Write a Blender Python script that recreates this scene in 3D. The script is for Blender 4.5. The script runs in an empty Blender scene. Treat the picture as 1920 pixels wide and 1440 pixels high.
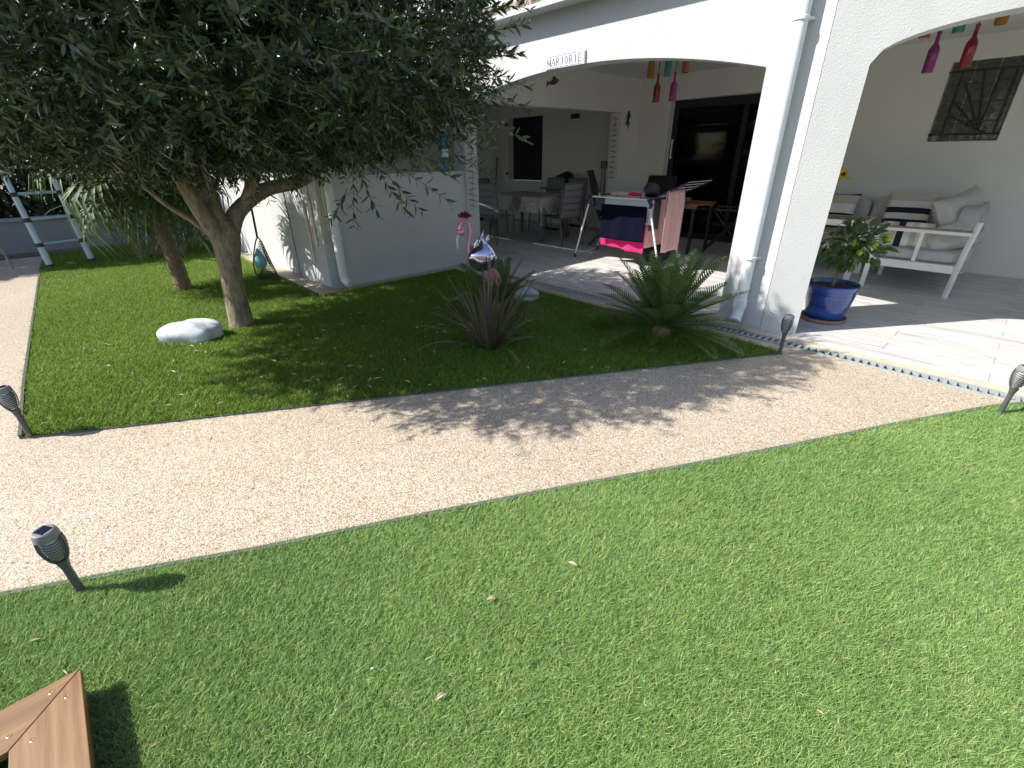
import bpy, math, random
import numpy as np
from mathutils import Vector, Matrix

random.seed(7)
rng = np.random.default_rng(11)
S = bpy.context.scene
COL = S.collection
PI = math.pi

# ------------------------------------------------------------------ camera, sky, sun, exposure
cd = bpy.data.cameras.new("camera")
cam = bpy.data.objects.new("camera", cd)
COL.objects.link(cam)
cd.sensor_width = 36.0
cd.lens = 36.0 * 866.0 / 1920.0
cd.clip_start = 0.02
cd.clip_end = 2000
RT = Vector((0.68756, 0.72605, -0.011))
UP = Vector((-0.31648, 0.31326, 0.89538))
FW = Vector((-0.65354, 0.61215, -0.44516))
cam.matrix_world = Matrix(((RT.x, UP.x, -FW.x, 0), (RT.y, UP.y, -FW.y, 0), (RT.z, UP.z, -FW.z, 1.38), (0, 0, 0, 1)))
S.camera = cam

SUN = Vector((-0.68, -1.0, 1.13)).normalized()          # direction towards the sun
world = bpy.data.worlds.new("World")
S.world = world
world.use_nodes = True
wn = world.node_tree.nodes
wn.clear()
sky = wn.new("ShaderNodeTexSky")
sky.sky_type = 'NISHITA'
sky.sun_disc = False
sky.sun_elevation = math.asin(SUN.z)
sky.sun_rotation = math.atan2(SUN.x, SUN.y) % (2 * PI)
bg = wn.new("ShaderNodeBackground")
bg.inputs[1].default_value = 0.115
wo = wn.new("ShaderNodeOutputWorld")
world.node_tree.links.new(sky.outputs[0], bg.inputs[0])
world.node_tree.links.new(bg.outputs[0], wo.inputs[0])

sl = bpy.data.lights.new("sun", 'SUN')
sl.energy = 5.0
sl.angle = math.radians(0.55)
sl.color = (1.0, 0.955, 0.88)
so = bpy.data.objects.new("sun", sl)
COL.objects.link(so)
so.rotation_euler = SUN.to_track_quat('Z', 'Y').to_euler()
so.location = (-6, -8, 10)

S.view_settings.view_transform = 'Standard'
S.view_settings.look = 'None'
S.view_settings.gamma = 1.0
S.view_settings.use_curve_mapping = False
S.view_settings.exposure = 0.66
S.render.engine = 'CYCLES'
S.cycles.max_bounces = 8
S.cycles.diffuse_bounces = 7
S.cycles.transparent_max_bounces = 12


# ------------------------------------------------------------------ helpers
class MB:
    def __init__(self):
        self.v, self.f, self.c = [], [], None

    def raw(self, vs, fs):
        o = len(self.v)
        self.v += [tuple(p) for p in vs]
        self.f += [tuple(i + o for i in q) for q in fs]
        return self

    def box(self, x0, x1, y0, y1, z0, z1, mat=None):
        vs = [(x, y, z) for x in (x0, x1) for y in (y0, y1) for z in (z0, z1)]
        if mat is not None:
            vs = [mat @ Vector(p) for p in vs]
        return self.raw(vs, [(0, 1, 3, 2), (4, 6, 7, 5), (0, 4, 5, 1), (2, 3, 7, 6), (0, 2, 6, 4), (1, 5, 7, 3)])

    def bbox(self, x0, x1, y0, y1, z0, z1, b=0.004, mat=None):
        """box with chamfered edges"""
        vs, idx = [], {}
        X, Y, Z = (x0, x1), (y0, y1), (z0, z1)
        for i in (0, 1):
            for j in (0, 1):
                for k in (0, 1):
                    sx, sy, sz = (1, -1)[i], (1, -1)[j], (1, -1)[k]
                    idx[i, j, k, 0] = len(vs); vs.append((X[i], Y[j] + sy * b, Z[k] + sz * b))
                    idx[i, j, k, 1] = len(vs); vs.append((X[i] + sx * b, Y[j], Z[k] + sz * b))
                    idx[i, j, k, 2] = len(vs); vs.append((X[i] + sx * b, Y[j] + sy * b, Z[k]))
        f = []
        for a in (0, 1):
            f.append([idx[a, 0, 0, 0], idx[a, 0, 1, 0], idx[a, 1, 1, 0], idx[a, 1, 0, 0]])
            f.append([idx[0, a, 0, 1], idx[1, a, 0, 1], idx[1, a, 1, 1], idx[0, a, 1, 1]])
            f.append([idx[0, 0, a, 2], idx[0, 1, a, 2], idx[1, 1, a, 2], idx[1, 0, a, 2]])
            for b_ in (0, 1):
                f.append([idx[0, a, b_, 1], idx[1, a, b_, 1], idx[1, a, b_, 2], idx[0, a, b_, 2]])
                f.append([idx[a, 0, b_, 0], idx[a, 1, b_, 0], idx[a, 1, b_, 2], idx[a, 0, b_, 2]])
                f.append([idx[a, b_, 0, 0], idx[a, b_, 1, 0], idx[a, b_, 1, 1], idx[a, b_, 0, 1]])
        for i in (0, 1):
            for j in (0, 1):
                for k in (0, 1):
                    f.append([idx[i, j, k, 0], idx[i, j, k, 1], idx[i, j, k, 2]])
        if mat is not None:
            vs = [mat @ Vector(p) for p in vs]
        return self.raw(vs, f)

    def tube(self, pts, r, n=8, cap=True):
        pts = [Vector(p) for p in pts]
        m = len(pts)
        rs = r if isinstance(r, (list, tuple)) else [r] * m
        o = len(self.v)
        ref = None
        for i, p in enumerate(pts):
            t = (pts[min(i + 1, m - 1)] - pts[max(i - 1, 0)])
            t = t.normalized() if t.length > 1e-9 else Vector((0, 0, 1))
            if ref is None:
                a = Vector((1, 0, 0)) if abs(t.x) < 0.8 else Vector((0, 1, 0))
                ref = (a - t * a.dot(t)).normalized()
            else:
                ref = ref - t * ref.dot(t)
                ref = ref.normalized() if ref.length > 1e-6 else Vector((1, 0, 0))
            b = t.cross(ref)
            for k in range(n):
                an = 2 * PI * k / n
                self.v.append(tuple(p + (ref * math.cos(an) + b * math.sin(an)) * rs[i]))
        for i in range(m - 1):
            for k in range(n):
                a0, a1 = o + i * n + k, o + i * n + (k + 1) % n
                self.f.append((a0, a1, a1 + n, a0 + n))
        if cap:
            self.f.append(tuple(o + k for k in reversed(range(n))))
            self.f.append(tuple(o + (m - 1) * n + k for k in range(n)))
        return self

    def lathe(self, prof, n=24, c=(0, 0, 0), mat=None, cap=True):
        o = len(self.v)
        vs = []
        for (r, z) in prof:
            for k in range(n):
                a = 2 * PI * k / n
                p = Vector((c[0] + r * math.cos(a), c[1] + r * math.sin(a), c[2] + z))
                vs.append(tuple(mat @ p) if mat is not None else tuple(p))
        self.v += vs
        for i in range(len(prof) - 1):
            for k in range(n):
                a0, a1 = o + i * n + k, o + i * n + (k + 1) % n
                self.f.append((a0, a1, a1 + n, a0 + n))
        if cap:
            if prof[0][0] > 1e-5:
                self.f.append(tuple(o + k for k in reversed(range(n))))
            if prof[-1][0] > 1e-5:
                self.f.append(tuple(o + (len(prof) - 1) * n + k for k in range(n)))
        return self

    def grid(self, fn, nu, nv, wrap=False):
        o = len(self.v)
        for i in range(nu + 1):
            for j in range(nv + 1):
                self.v.append(tuple(fn(i / nu, j / nv)))
        for i in range(nu):
            for j in range(nv):
                a = o + i * (nv + 1) + j
                self.f.append((a, a + nv + 1, a + nv + 2, a + 1))
        return self

    def prism(self, pts2, d0, d1, mp):
        """outline pts2 (u,w) extruded from depth d0 to d1; mp(u, d, w) -> world"""
        o = len(self.v)
        n = len(pts2)
        for d in (d0, d1):
            for (u, w) in pts2:
                self.v.append(tuple(mp(u, d, w)))
        self.f.append(tuple(o + i for i in range(n)))
        self.f.append(tuple(o + n + i for i in reversed(range(n))))
        for i in range(n):
            j = (i + 1) % n
            self.f.append((o + j, o + i, o + n + i, o + n + j))
        return self

    def build(self, name, m, parent=None, smooth=False, local=False, solid=None):
        me = bpy.data.meshes.new(name)
        v = self.v
        if parent is not None and not local:
            w = wloc(parent)
            v = [(p[0] - w[0], p[1] - w[1], p[2] - w[2]) for p in v]
        me.from_pydata(v, [], self.f)
        me.materials.append(m)
        if smooth:
            me.polygons.foreach_set("use_smooth", [True] * len(me.polygons))
            if smooth != 'all':
                try:
                    me.set_sharp_from_angle(angle=math.radians(smooth if smooth is not True else 40))
                except Exception:
                    pass
        me.update()
        o = bpy.data.objects.new(name, me)
        COL.objects.link(o)
        if parent is not None:
            o.parent = parent
        if solid:
            sm = o.modifiers.new("thickness", 'SOLIDIFY')
            sm.thickness = solid
            sm.offset = 0
        return o


def wloc(o):
    p = Vector((0, 0, 0))
    while o is not None:
        p = p + o.location
        o = o.parent
    return p


def tag(o, label=None, cat=None, group=None, kind=None):
    if label: o['label'] = label
    if cat: o['category'] = cat
    if group: o['group'] = group
    if kind: o['kind'] = kind
    return o


def thing(name, label, cat, loc=(0, 0, 0), rz=0, group=None):
    o = bpy.data.objects.new(name, None)
    o.empty_display_size = 0.1
    COL.objects.link(o)
    o.location = loc
    o.rotation_euler = (0, 0, rz)
    return tag(o, label, cat, group)


def copy_tree(o, parent=None):
    c = o.copy()
    COL.objects.link(c)
    c.parent = parent
    for ch in list(o.children):
        copy_tree(ch, c)
    return c


def dup(o, loc, rz, label):
    c = copy_tree(o)
    c.location = loc
    c.rotation_euler = (0, 0, rz)
    c['label'] = label
    return c


def inst(mesh, name, parent, mat4):
    o = bpy.data.objects.new(name, mesh)
    COL.objects.link(o)
    o.parent = parent
    o.matrix_local = mat4
    return o


def np_mesh(name, V, F, mat, parent=None, attr=None, smooth=False):
    """V (n,3), F (m,k) uniform polygons"""
    me = bpy.data.meshes.new(name)
    V = np.asarray(V, dtype=np.float32)
    F = np.asarray(F, dtype=np.int32)
    if parent is not None:
        V = V - np.array(wloc(parent), dtype=np.float32)
    k = F.shape[1]
    me.vertices.add(len(V)); me.vertices.foreach_set("co", V.ravel())
    me.loops.add(F.size); me.loops.foreach_set("vertex_index", F.ravel())
    me.polygons.add(len(F))
    me.polygons.foreach_set("loop_start", np.arange(0, F.size, k, dtype=np.int32))
    me.polygons.foreach_set("loop_total", np.full(len(F), k, dtype=np.int32))
    if smooth:
        me.polygons.foreach_set("use_smooth", np.ones(len(F), dtype=bool))
    if attr is not None:
        a = me.attributes.new("tint", 'FLOAT', 'POINT')
        a.data.foreach_set("value", np.asarray(attr, dtype=np.float32))
    me.materials.append(mat)
    me.update(calc_edges=True)
    me.validate()
    o = bpy.data.objects.new(name, me)
    COL.objects.link(o)
    if parent is not None:
        o.parent = parent
    return o


# ------------------------------------------------------------------ materials
class NT:
    def __init__(self, name):
        self.m = bpy.data.materials.new(name)
        self.m.use_nodes = True
        self.t = self.m.node_tree
        self.n = self.t.nodes
        self.p = self.n["Principled BSDF"]
        self.out = self.n["Material Output"]

    def add(self, typ, **kw):
        nd = self.n.new(typ)
        for k, v in kw.items():
            setattr(nd, k, v)
        return nd

    def link(self, a, b):
        self.t.links.new(a, b)

    def noise(self, scale, detail=4, rough=0.55, vec=None, dim='3D'):
        nd = self.add("ShaderNodeTexNoise")
        nd.inputs["Scale"].default_value = scale
        nd.inputs["Detail"].default_value = detail
        nd.inputs["Roughness"].default_value = rough
        if vec is not None: self.link(vec, nd.inputs["Vector"])
        return nd

    def ramp(self, fac, stops, interp='LINEAR'):
        r = self.add("ShaderNodeValToRGB")
        r.color_ramp.interpolation = interp
        e = r.color_ramp.elements
        while len(e) < len(stops): e.new(0.5)
        for i, (p, c) in enumerate(stops):
            e[i].position = p
            e[i].color = (*c, 1) if len(c) == 3 else c
        self.link(fac, r.inputs[0])
        return r

    def obj(self, scale=None, rot=None):
        tc = self.add("ShaderNodeTexCoord")
        o = tc.outputs["Object"]
        if scale is not None or rot is not None:
            mp = self.add("ShaderNodeMapping")
            if scale is not None: mp.inputs["Scale"].default_value = scale
            if rot is not None: mp.inputs["Rotation"].default_value = rot
            self.link(o, mp.inputs["Vector"])
            o = mp.outputs[0]
        return o

    def bump(self, h, strength=0.3, dist=0.01):
        b = self.add("ShaderNodeBump")
        b.inputs["Strength"].default_value = strength
        b.inputs["Distance"].default_value = dist
        self.link(h, b.inputs["Height"])
        self.link(b.outputs[0], self.p.inputs["Normal"])
        return b

    def set(self, **kw):
        for k, v in kw.items():
            k = k.replace("_", " ")
            self.p.inputs[k].default_value = (*v, 1) if isinstance(v, tuple) and len(v) == 3 else v
        return self

    def base(self, sock):
        self.link(sock, self.p.inputs["Base Color"])
        return self


def plain(name, col, rough=0.6, var=0.12, scale=9, metal=0.0, bump=0.0, bscale=200, **kw):
    t = NT(name)
    v = t.obj()
    n = t.noise(scale, 5, 0.6, v)
    lo = tuple(c * (1 - var) for c in col)
    hi = tuple(min(1, c * (1 + var)) for c in col)
    r = t.ramp(n.outputs["Fac"], [(0.3, lo), (0.7, hi)])
    t.base(r.outputs[0])
    t.set(Roughness=rough, Metallic=metal)
    for k, x in kw.items():
        t.set(**{k: x})
    if bump:
        n2 = t.noise(bscale, 3, 0.6, v)
        t.bump(n2.outputs["Fac"], bump, 0.004)
    return t.m


def m_stucco(name, col, bump=0.5, grime=0.06, stain=0.90):
    t = NT(name)
    geo = t.add("ShaderNodeNewGeometry")
    v = geo.outputs["Position"]
    n = t.noise(1.3, 5, 0.6, v)
    r = t.ramp(n.outputs["Fac"], [(0.3, tuple(c * (1 - grime) for c in col)), (0.65, col)])
    mpv = t.add('ShaderNodeMapping'); mpv.inputs['Scale'].default_value = (4, 4, 1.1); t.link(v, mpv.inputs['Vector'])
    n3 = t.noise(1.6, 6, 0.7, mpv.outputs[0])
    r3 = t.ramp(n3.outputs["Fac"], [(0.30, (stain, stain, stain - 0.01)), (0.52, (1, 1, 1))])
    mx = t.add("ShaderNodeMixRGB", blend_type='MULTIPLY')
    mx.inputs[0].default_value = 1.0
    t.link(r.outputs[0], mx.inputs[1]); t.link(r3.outputs[0], mx.inputs[2])
    t.base(mx.outputs[0])
    t.set(Roughness=0.88)
    n2 = t.noise(95, 4, 0.65, v)
    t.bump(n2.outputs["Fac"], bump, 0.006)
    return t.m


STUCCO = m_stucco("white_stucco", (0.57, 0.578, 0.585), 0.7, 0.06, 0.955)
STUCCO_IN = m_stucco("painted_inner_wall", (0.77, 0.775, 0.75), 0.3, 0.05, 0.985)
CEIL = m_stucco("painted_ceiling", (0.74, 0.74, 0.72), 0.1, 0.04, 0.99)
PVC = plain("white_pvc", (0.74, 0.77, 0.80), 0.32, 0.04)


def m_pebble():
    t = NT("resin_bound_gravel")
    geo = t.add("ShaderNodeNewGeometry")
    v = geo.outputs["Position"]
    nz = t.noise(60, 2, 0.5, v)
    mixv = t.add("ShaderNodeMixRGB"); mixv.inputs[0].default_value = 0.012
    t.link(v, mixv.inputs[1]); t.link(nz.outputs["Color"], mixv.inputs[2])
    vo = t.add("ShaderNodeTexVoronoi"); vo.inputs["Scale"].default_value = 225
    t.link(mixv.outputs[0], vo.inputs["Vector"])
    sp = t.add("ShaderNodeSeparateColor"); t.link(vo.outputs["Color"], sp.inputs[0])
    r = t.ramp(sp.outputs[0], [(0.0, (0.22, 0.155, 0.105)), (0.10, (0.35, 0.23, 0.15)), (0.24, (0.46, 0.34, 0.24)), (0.42, (0.53, 0.445, 0.35)),
                               (0.62, (0.60, 0.55, 0.45)), (0.82, (0.665, 0.645, 0.56)), (1.0, (0.71, 0.70, 0.645))])
    dr = t.ramp(vo.outputs["Distance"], [(0.4, (1, 1, 1)), (0.8, (0.68, 0.63, 0.58))])
    mx = t.add("ShaderNodeMixRGB", blend_type='MULTIPLY'); mx.inputs[0].default_value = 1
    t.link(r.outputs[0], mx.inputs[1]); t.link(dr.outputs[0], mx.inputs[2])
    big = t.noise(0.9, 4, 0.6, v)
    rb = t.ramp(big.outputs["Fac"], [(0.3, (0.90, 0.87, 0.85)), (0.7, (1, 1, 1))])
    mx2 = t.add("ShaderNodeMixRGB", blend_type='MULTIPLY'); mx2.inputs[0].default_value = 1
    t.link(mx.outputs[0], mx2.inputs[1]); t.link(rb.outputs[0], mx2.inputs[2])
    t.base(mx2.outputs[0])
    t.set(Roughness=0.62)
    b = t.bump(vo.outputs["Distance"], 0.45, 0.003)
    b.invert = True
    return t.m


PEBBLE = m_pebble()


def m_plank():
    t = NT("whitewashed_wood_tile")
    tc = t.add("ShaderNodeTexCoord")
    oi = t.add("ShaderNodeObjectInfo")
    mp = t.add("ShaderNodeMapping"); mp.inputs["Scale"].default_value = (1.6, 26, 1)
    add = t.add("ShaderNodeVectorMath", operation='ADD')
    cmb = t.add("ShaderNodeCombineXYZ")
    mul = t.add("ShaderNodeMath", operation='MULTIPLY'); mul.inputs[1].default_value = 40
    t.link(oi.outputs["Random"], mul.inputs[0]); t.link(mul.outputs[0], cmb.inputs[0]); t.link(mul.outputs[0], cmb.inputs[2])
    t.link(tc.outputs["Object"], add.inputs[0]); t.link(cmb.outputs[0], add.inputs[1])
    t.link(add.outputs[0], mp.inputs["Vector"])
    n = t.noise(1.5, 6, 0.62, mp.outputs[0])
    r = t.ramp(n.outputs["Fac"], [(0.30, (0.29, 0.28, 0.265)), (0.39, (0.48, 0.47, 0.455)), (0.50, (0.625, 0.62, 0.605)), (0.75, (0.69, 0.69, 0.685))])
    r2 = t.ramp(oi.outputs["Random"], [(0, (0.86, 0.86, 0.86)), (1, (1, 1, 1))])
    mx = t.add("ShaderNodeMixRGB", blend_type='MULTIPLY'); mx.inputs[0].default_value = 1
    t.link(r.outputs[0], mx.inputs[1]); t.link(r2.outputs[0], mx.inputs[2])
    t.base(mx.outputs[0])
    t.set(Roughness=0.5)
    t.bump(n.outputs["Fac"], 0.12, 0.004)
    return t.m


PLANK = m_plank()
GROUT = plain("grey_grout", (0.44, 0.42, 0.39), 0.9)
NOSING = plain("beige_screed", (0.52, 0.47, 0.37), 0.85, 0.18, 14, bump=0.3)
EDGE = plain("grey_edging_strip", (0.11, 0.115, 0.115), 0.5, 0.2, 8)
DRAINM = plain("grey_plastic_grate", (0.34, 0.37, 0.365), 0.5, 0.15, 30)
DARKHOLE = plain("painted_hole_shade", (0.015, 0.015, 0.015), 0.9)  # near-black puts the shade inside drain and box into the colour
EARTH = plain("earth", (0.16, 0.12, 0.085), 0.95, 0.35, 5, bump=0.6, bscale=60)


def m_grass(name, stops, trans=0.35):
    t = NT(name)
    at = t.add("ShaderNodeAttribute"); at.attribute_name = "tint"
    r = t.ramp(at.outputs["Fac"], stops)
    t.base(r.outputs[0])
    t.set(Roughness=0.55, Specular_IOR_Level=0.25)
    tr = t.add("ShaderNodeBsdfTranslucent"); t.link(r.outputs[0], tr.inputs[0])
    ms = t.add("ShaderNodeMixShader"); ms.inputs[0].default_value = trans
    t.link(t.p.outputs[0], ms.inputs[1]); t.link(tr.outputs[0], ms.inputs[2])
    t.link(ms.outputs[0], t.out.inputs[0])
    return t.m


GRASS_NEAR = m_grass("turf_blades", [(0.0, (0.105, 0.21, 0.06)), (0.30, (0.215, 0.37, 0.105)), (0.62, (0.33, 0.505, 0.155)), (0.86, (0.48, 0.62, 0.24)), (1.0, (0.62, 0.58, 0.32))])
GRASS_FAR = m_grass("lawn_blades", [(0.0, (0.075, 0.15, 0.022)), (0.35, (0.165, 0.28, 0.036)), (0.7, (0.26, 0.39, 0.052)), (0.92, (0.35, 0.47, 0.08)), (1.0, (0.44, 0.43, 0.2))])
TURF_BASE = plain("turf_backing", (0.12, 0.19, 0.05), 0.95, 0.3, 30)


def m_leaf(name, top, under, trans=0.25, rough=0.42, var=0.25):
    t = NT(name)
    oi = t.add("ShaderNodeAttribute"); oi.attribute_name = "tint"
    geo = t.add("ShaderNodeNewGeometry")
    lo, hi = tuple(c * (1 - var) for c in top), tuple(c * (1 + var) for c in top)
    r1 = t.ramp(oi.outputs["Fac"], [(0.0, lo), (0.8, hi), (1.0, (hi[0] * 1.5, hi[1] * 1.35, hi[2] * 1.1))])
    r2 = t.ramp(oi.outputs["Fac"], [(0.0, tuple(c * (1 - var) for c in under)), (1.0, tuple(c * (1 + var) for c in under))])
    mx = t.add("ShaderNodeMixRGB")
    t.link(geo.outputs["Backfacing"], mx.inputs[0]); t.link(r1.outputs[0], mx.inputs[1]); t.link(r2.outputs[0], mx.inputs[2])
    t.base(mx.outputs[0])
    t.set(Roughness=rough)
    tr = t.add("ShaderNodeBsdfTranslucent"); t.link(r1.outputs[0], tr.inputs[0])
    ms = t.add("ShaderNodeMixShader"); ms.inputs[0].default_value = trans
    t.link(t.p.outputs[0], ms.inputs[1]); t.link(tr.outputs[0], ms.inputs[2])
    t.link(ms.outputs[0], t.out.inputs[0])
    return t.m


OLIVE_LEAF = m_leaf("olive_leaf", (0.034, 0.060, 0.020), (0.085, 0.108, 0.064), 0.12, 0.36, 0.45)
HEDGE_LEAF = m_leaf("hedge_leaf", (0.03, 0.05, 0.018), (0.045, 0.065, 0.03), 0.15, 0.5, 0.3)
SAGO_LEAF = m_leaf("sago_leaflet", (0.085, 0.15, 0.026), (0.10, 0.15, 0.05), 0.2, 0.35, 0.4)
PALM_LEAF = m_leaf("fan_palm_leaf", (0.06, 0.11, 0.025), (0.085, 0.125, 0.045), 0.22, 0.6, 0.4)
CORD_LEAF = m_leaf("bronze_leaf", (0.105, 0.085, 0.05), (0.15, 0.125, 0.085), 0.12, 0.4, 0.4)
LEMON_LEAF = m_leaf("lemon_leaf", (0.065, 0.125, 0.03), (0.12, 0.18, 0.07), 0.22, 0.3, 0.35)


def m_bark(name, col, col2, sc=(20, 20, 5), bump=0.7):
    t = NT(name)
    v = t.obj(sc)
    n = t.noise(1.0, 6, 0.65, v)
    r = t.ramp(n.outputs["Fac"], [(0.32, col2), (0.62, col)])
    t.base(r.outputs[0]); t.set(Roughness=0.85)
    n2 = t.noise(2.5, 5, 0.65, v)
    t.bump(n2.outputs["Fac"], bump, 0.02)
    return t.m


OLIVE_BARK = m_bark("olive_bark", (0.34, 0.28, 0.20), (0.15, 0.115, 0.075), (26, 26, 9), 0.9)
PALM_BARK = m_bark("fibrous_palm_trunk", (0.33, 0.25, 0.16), (0.13, 0.09, 0.055), (60, 60, 25), 1.0)
TWIG = plain("green_twig", (0.16, 0.15, 0.08), 0.7)


def m_wood(name, c1, c2, sc=(2, 30, 30), rough=0.5):
    t = NT(name)
    v = t.obj(sc)
    n = t.noise(1.6, 6, 0.6, v)
    r = t.ramp(n.outputs["Fac"], [(0.3, c1), (0.7, c2)])
    n2 = t.noise(0.4, 3, 0.5, v)
    r2 = t.ramp(n2.outputs["Fac"], [(0.35, (0.78, 0.72, 0.70)), (0.65, (1.0, 1.0, 1.0))])
    mx = t.add("ShaderNodeMixRGB", blend_type='MULTIPLY'); mx.inputs[0].default_value = 1
    t.link(r.outputs[0], mx.inputs[1]); t.link(r2.outputs[0], mx.inputs[2])
    t.base(mx.outputs[0]); t.set(Roughness=rough)
    t.bump(n.outputs["Fac"], 0.15, 0.003)
    return t.m


WOOD_X = m_wood("oiled_hardwood_lengthwise", (0.20, 0.105, 0.045), (0.34, 0.205, 0.095))
WOOD_Y = m_wood("oiled_hardwood_crosswise", (0.20, 0.105, 0.045), (0.34, 0.205, 0.095), (30, 2, 30))
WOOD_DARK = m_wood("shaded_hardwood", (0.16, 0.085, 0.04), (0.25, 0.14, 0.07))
TEAK = m_wood("teak_slat", (0.27, 0.19, 0.12), (0.38, 0.28, 0.19), (30, 2, 30))
ORANGE_WOOD = m_wood("orange_wood", (0.22, 0.11, 0.045), (0.32, 0.18, 0.08), (2, 30, 30))
DRIFT = m_wood("driftwood", (0.28, 0.22, 0.15), (0.50, 0.43, 0.33), (30, 30, 4), 0.8)

STONE = plain("pale_stone", (0.50, 0.53, 0.56), 0.75, 0.22, 9, bump=0.8, bscale=28)
BLACK = plain("black_metal", (0.018, 0.018, 0.02), 0.45, 0.2)
BLACK_FAB = plain("black_fabric", (0.02, 0.02, 0.022), 0.8, 0.2, bump=0.2)
GREYMET = plain("grey_chair_metal", (0.13, 0.13, 0.135), 0.45)
GREYFAB = plain("grey_sling_fabric", (0.24, 0.235, 0.24), 0.8, 0.1, 60, bump=0.3, bscale=400)
WHITE_MET = plain("white_powder_coat", (0.80, 0.80, 0.79), 0.4, 0.03)
SOFA_GREY = plain("light_grey_cushion_fabric", (0.46, 0.45, 0.455), 0.9, 0.08, 30, bump=0.3, bscale=500)
PILLOW_GREY = plain("pale_linen", (0.50, 0.48, 0.455), 0.9, 0.08, 20, bump=0.35, bscale=120)
CREAM = plain("cream_cloth", (0.66, 0.62, 0.56), 0.9, 0.06)
ALU = plain("painted_aluminium", (0.42, 0.50, 0.57), 0.4, 0.06, metal=0.25)
TORCH = plain("anthracite_plastic", (0.085, 0.09, 0.095), 0.45, 0.15)
TORCH_CAP = plain("grey_plastic_cap", (0.20, 0.215, 0.225), 0.5, 0.1)
DIFFUSER = plain("milky_diffuser", (0.60, 0.60, 0.57), 0.5, 0.03)
SOLAR = plain("solar_cell", (0.01, 0.012, 0.025), 0.12, 0.3, 40)
TERRA = plain("terracotta", (0.36, 0.20, 0.14), 0.8, 0.15)
SOIL = plain("potting_soil", (0.06, 0.04, 0.03), 0.95, 0.4, 40, bump=0.8, bscale=90)
NAVY = plain("navy_towel", (0.006, 0.006, 0.018), 0.95, 0.2, 30, bump=0.5, bscale=300, Specular_IOR_Level=0.05)
MAGENTA = plain("magenta_towel", (0.72, 0.022, 0.17), 0.9, 0.1, 30, bump=0.5, bscale=300)
WHITECLOTH = plain("white_cotton", (0.66, 0.68, 0.74), 0.9, 0.05, 20, bump=0.2)
GREYBLUE = plain("slate_cloth", (0.07, 0.08, 0.11), 0.9, 0.15)
BLUE_PLASTIC = plain("navy_plastic", (0.02, 0.025, 0.10), 0.4, 0.1)
WIRE = plain("white_coated_wire", (0.72, 0.72, 0.72), 0.35, 0.05)


def m_pinkcloth():
    t = NT("pink_printed_cotton")
    v = t.obj()
    vo = t.add("ShaderNodeTexVoronoi"); vo.inputs["Scale"].default_value = 70
    t.link(v, vo.inputs["Vector"])
    r = t.ramp(vo.outputs["Distance"], [(0.25, (0.60, 0.29, 0.29)), (0.5, (0.74, 0.47, 0.45))])
    t.base(r.outputs[0]); t.set(Roughness=0.9)
    n = t.noise(300, 2, 0.5, v); t.bump(n.outputs["Fac"], 0.3, 0.003)
    return t.m


PINK = m_pinkcloth()


def m_stripes(name, axis, stops):
    t = NT(name)
    tc = t.add("ShaderNodeTexCoord")
    sp = t.add("ShaderNodeSeparateXYZ"); t.link(tc.outputs["Generated"], sp.inputs[0])
    r = t.ramp(sp.outputs[axis], stops, 'CONSTANT')
    t.base(r.outputs[0]); t.set(Roughness=0.9)
    n = t.noise(400, 2, 0.5, t.obj()); t.bump(n.outputs["Fac"], 0.3, 0.003)
    return t.m


W_, N_, B_ = (0.74, 0.73, 0.71), (0.012, 0.014, 0.026), (0.57, 0.52, 0.45)
STRIPE_H = m_stripes("horizontal_striped_linen", 2, [(0, B_), (0.10, W_), (0.2, N_), (0.31, W_), (0.46, N_), (0.60, W_), (0.76, B_), (1, B_)])
STRIPE_H2 = m_stripes("two_band_striped_linen", 2, [(0, W_), (0.12, N_), (0.38, W_), (0.66, B_), (0.92, N_), (1, N_)])
STRIPE_V = m_stripes("vertical_striped_linen", 0, [(0, B_), (0.10, W_), (0.20, B_), (0.31, N_), (0.44, W_), (0.57, B_), (0.68, W_), (0.82, B_), (1, B_)])


def m_glaze():
    t = NT("blue_glazed_ceramic")
    v = t.obj((3, 3, 38))
    n = t.noise(1.2, 5, 0.6, v)
    r = t.ramp(n.outputs["Fac"], [(0.28, (0.006, 0.018, 0.085)), (0.5, (0.014, 0.05, 0.26)), (0.72, (0.04, 0.12, 0.42)), (0.86, (0.22, 0.30, 0.50))])
    t.base(r.outputs[0]); t.set(Roughness=0.14, Coat_Weight=0.6)
    t.bump(n.outputs["Fac"], 0.25, 0.006)
    return t.m


GLAZE = m_glaze()


def m_glassy(name, col, alpha=0.25, rough=0.04):
    """dark window glass: partly see-through, mirror-like at grazing angles"""
    t = NT(name)
    t.n.remove(t.p)
    fr = t.add("ShaderNodeFresnel"); fr.inputs[0].default_value = 1.3
    tp = t.add("ShaderNodeBsdfTransparent"); tp.inputs[0].default_value = (*col, 1)
    gl = t.add("ShaderNodeBsdfGlossy"); gl.inputs["Roughness"].default_value = rough
    gl.inputs["Color"].default_value = (0.8, 0.85, 0.9, 1)
    ad = t.add("ShaderNodeMath", operation='ADD'); ad.inputs[1].default_value = alpha
    t.link(fr.outputs[0], ad.inputs[0])
    ms = t.add("ShaderNodeMixShader")
    t.link(ad.outputs[0], ms.inputs[0]); t.link(tp.outputs[0], ms.inputs[1]); t.link(gl.outputs[0], ms.inputs[2])
    t.link(ms.outputs[0], t.out.inputs[0])
    return t.m


GLASS_DOOR = m_glassy("tinted_door_glass", (0.10, 0.11, 0.12), 0.0)
DOORFRAME = plain("navy_aluminium_frame", (0.012, 0.014, 0.028), 0.4, 0.1)


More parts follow.
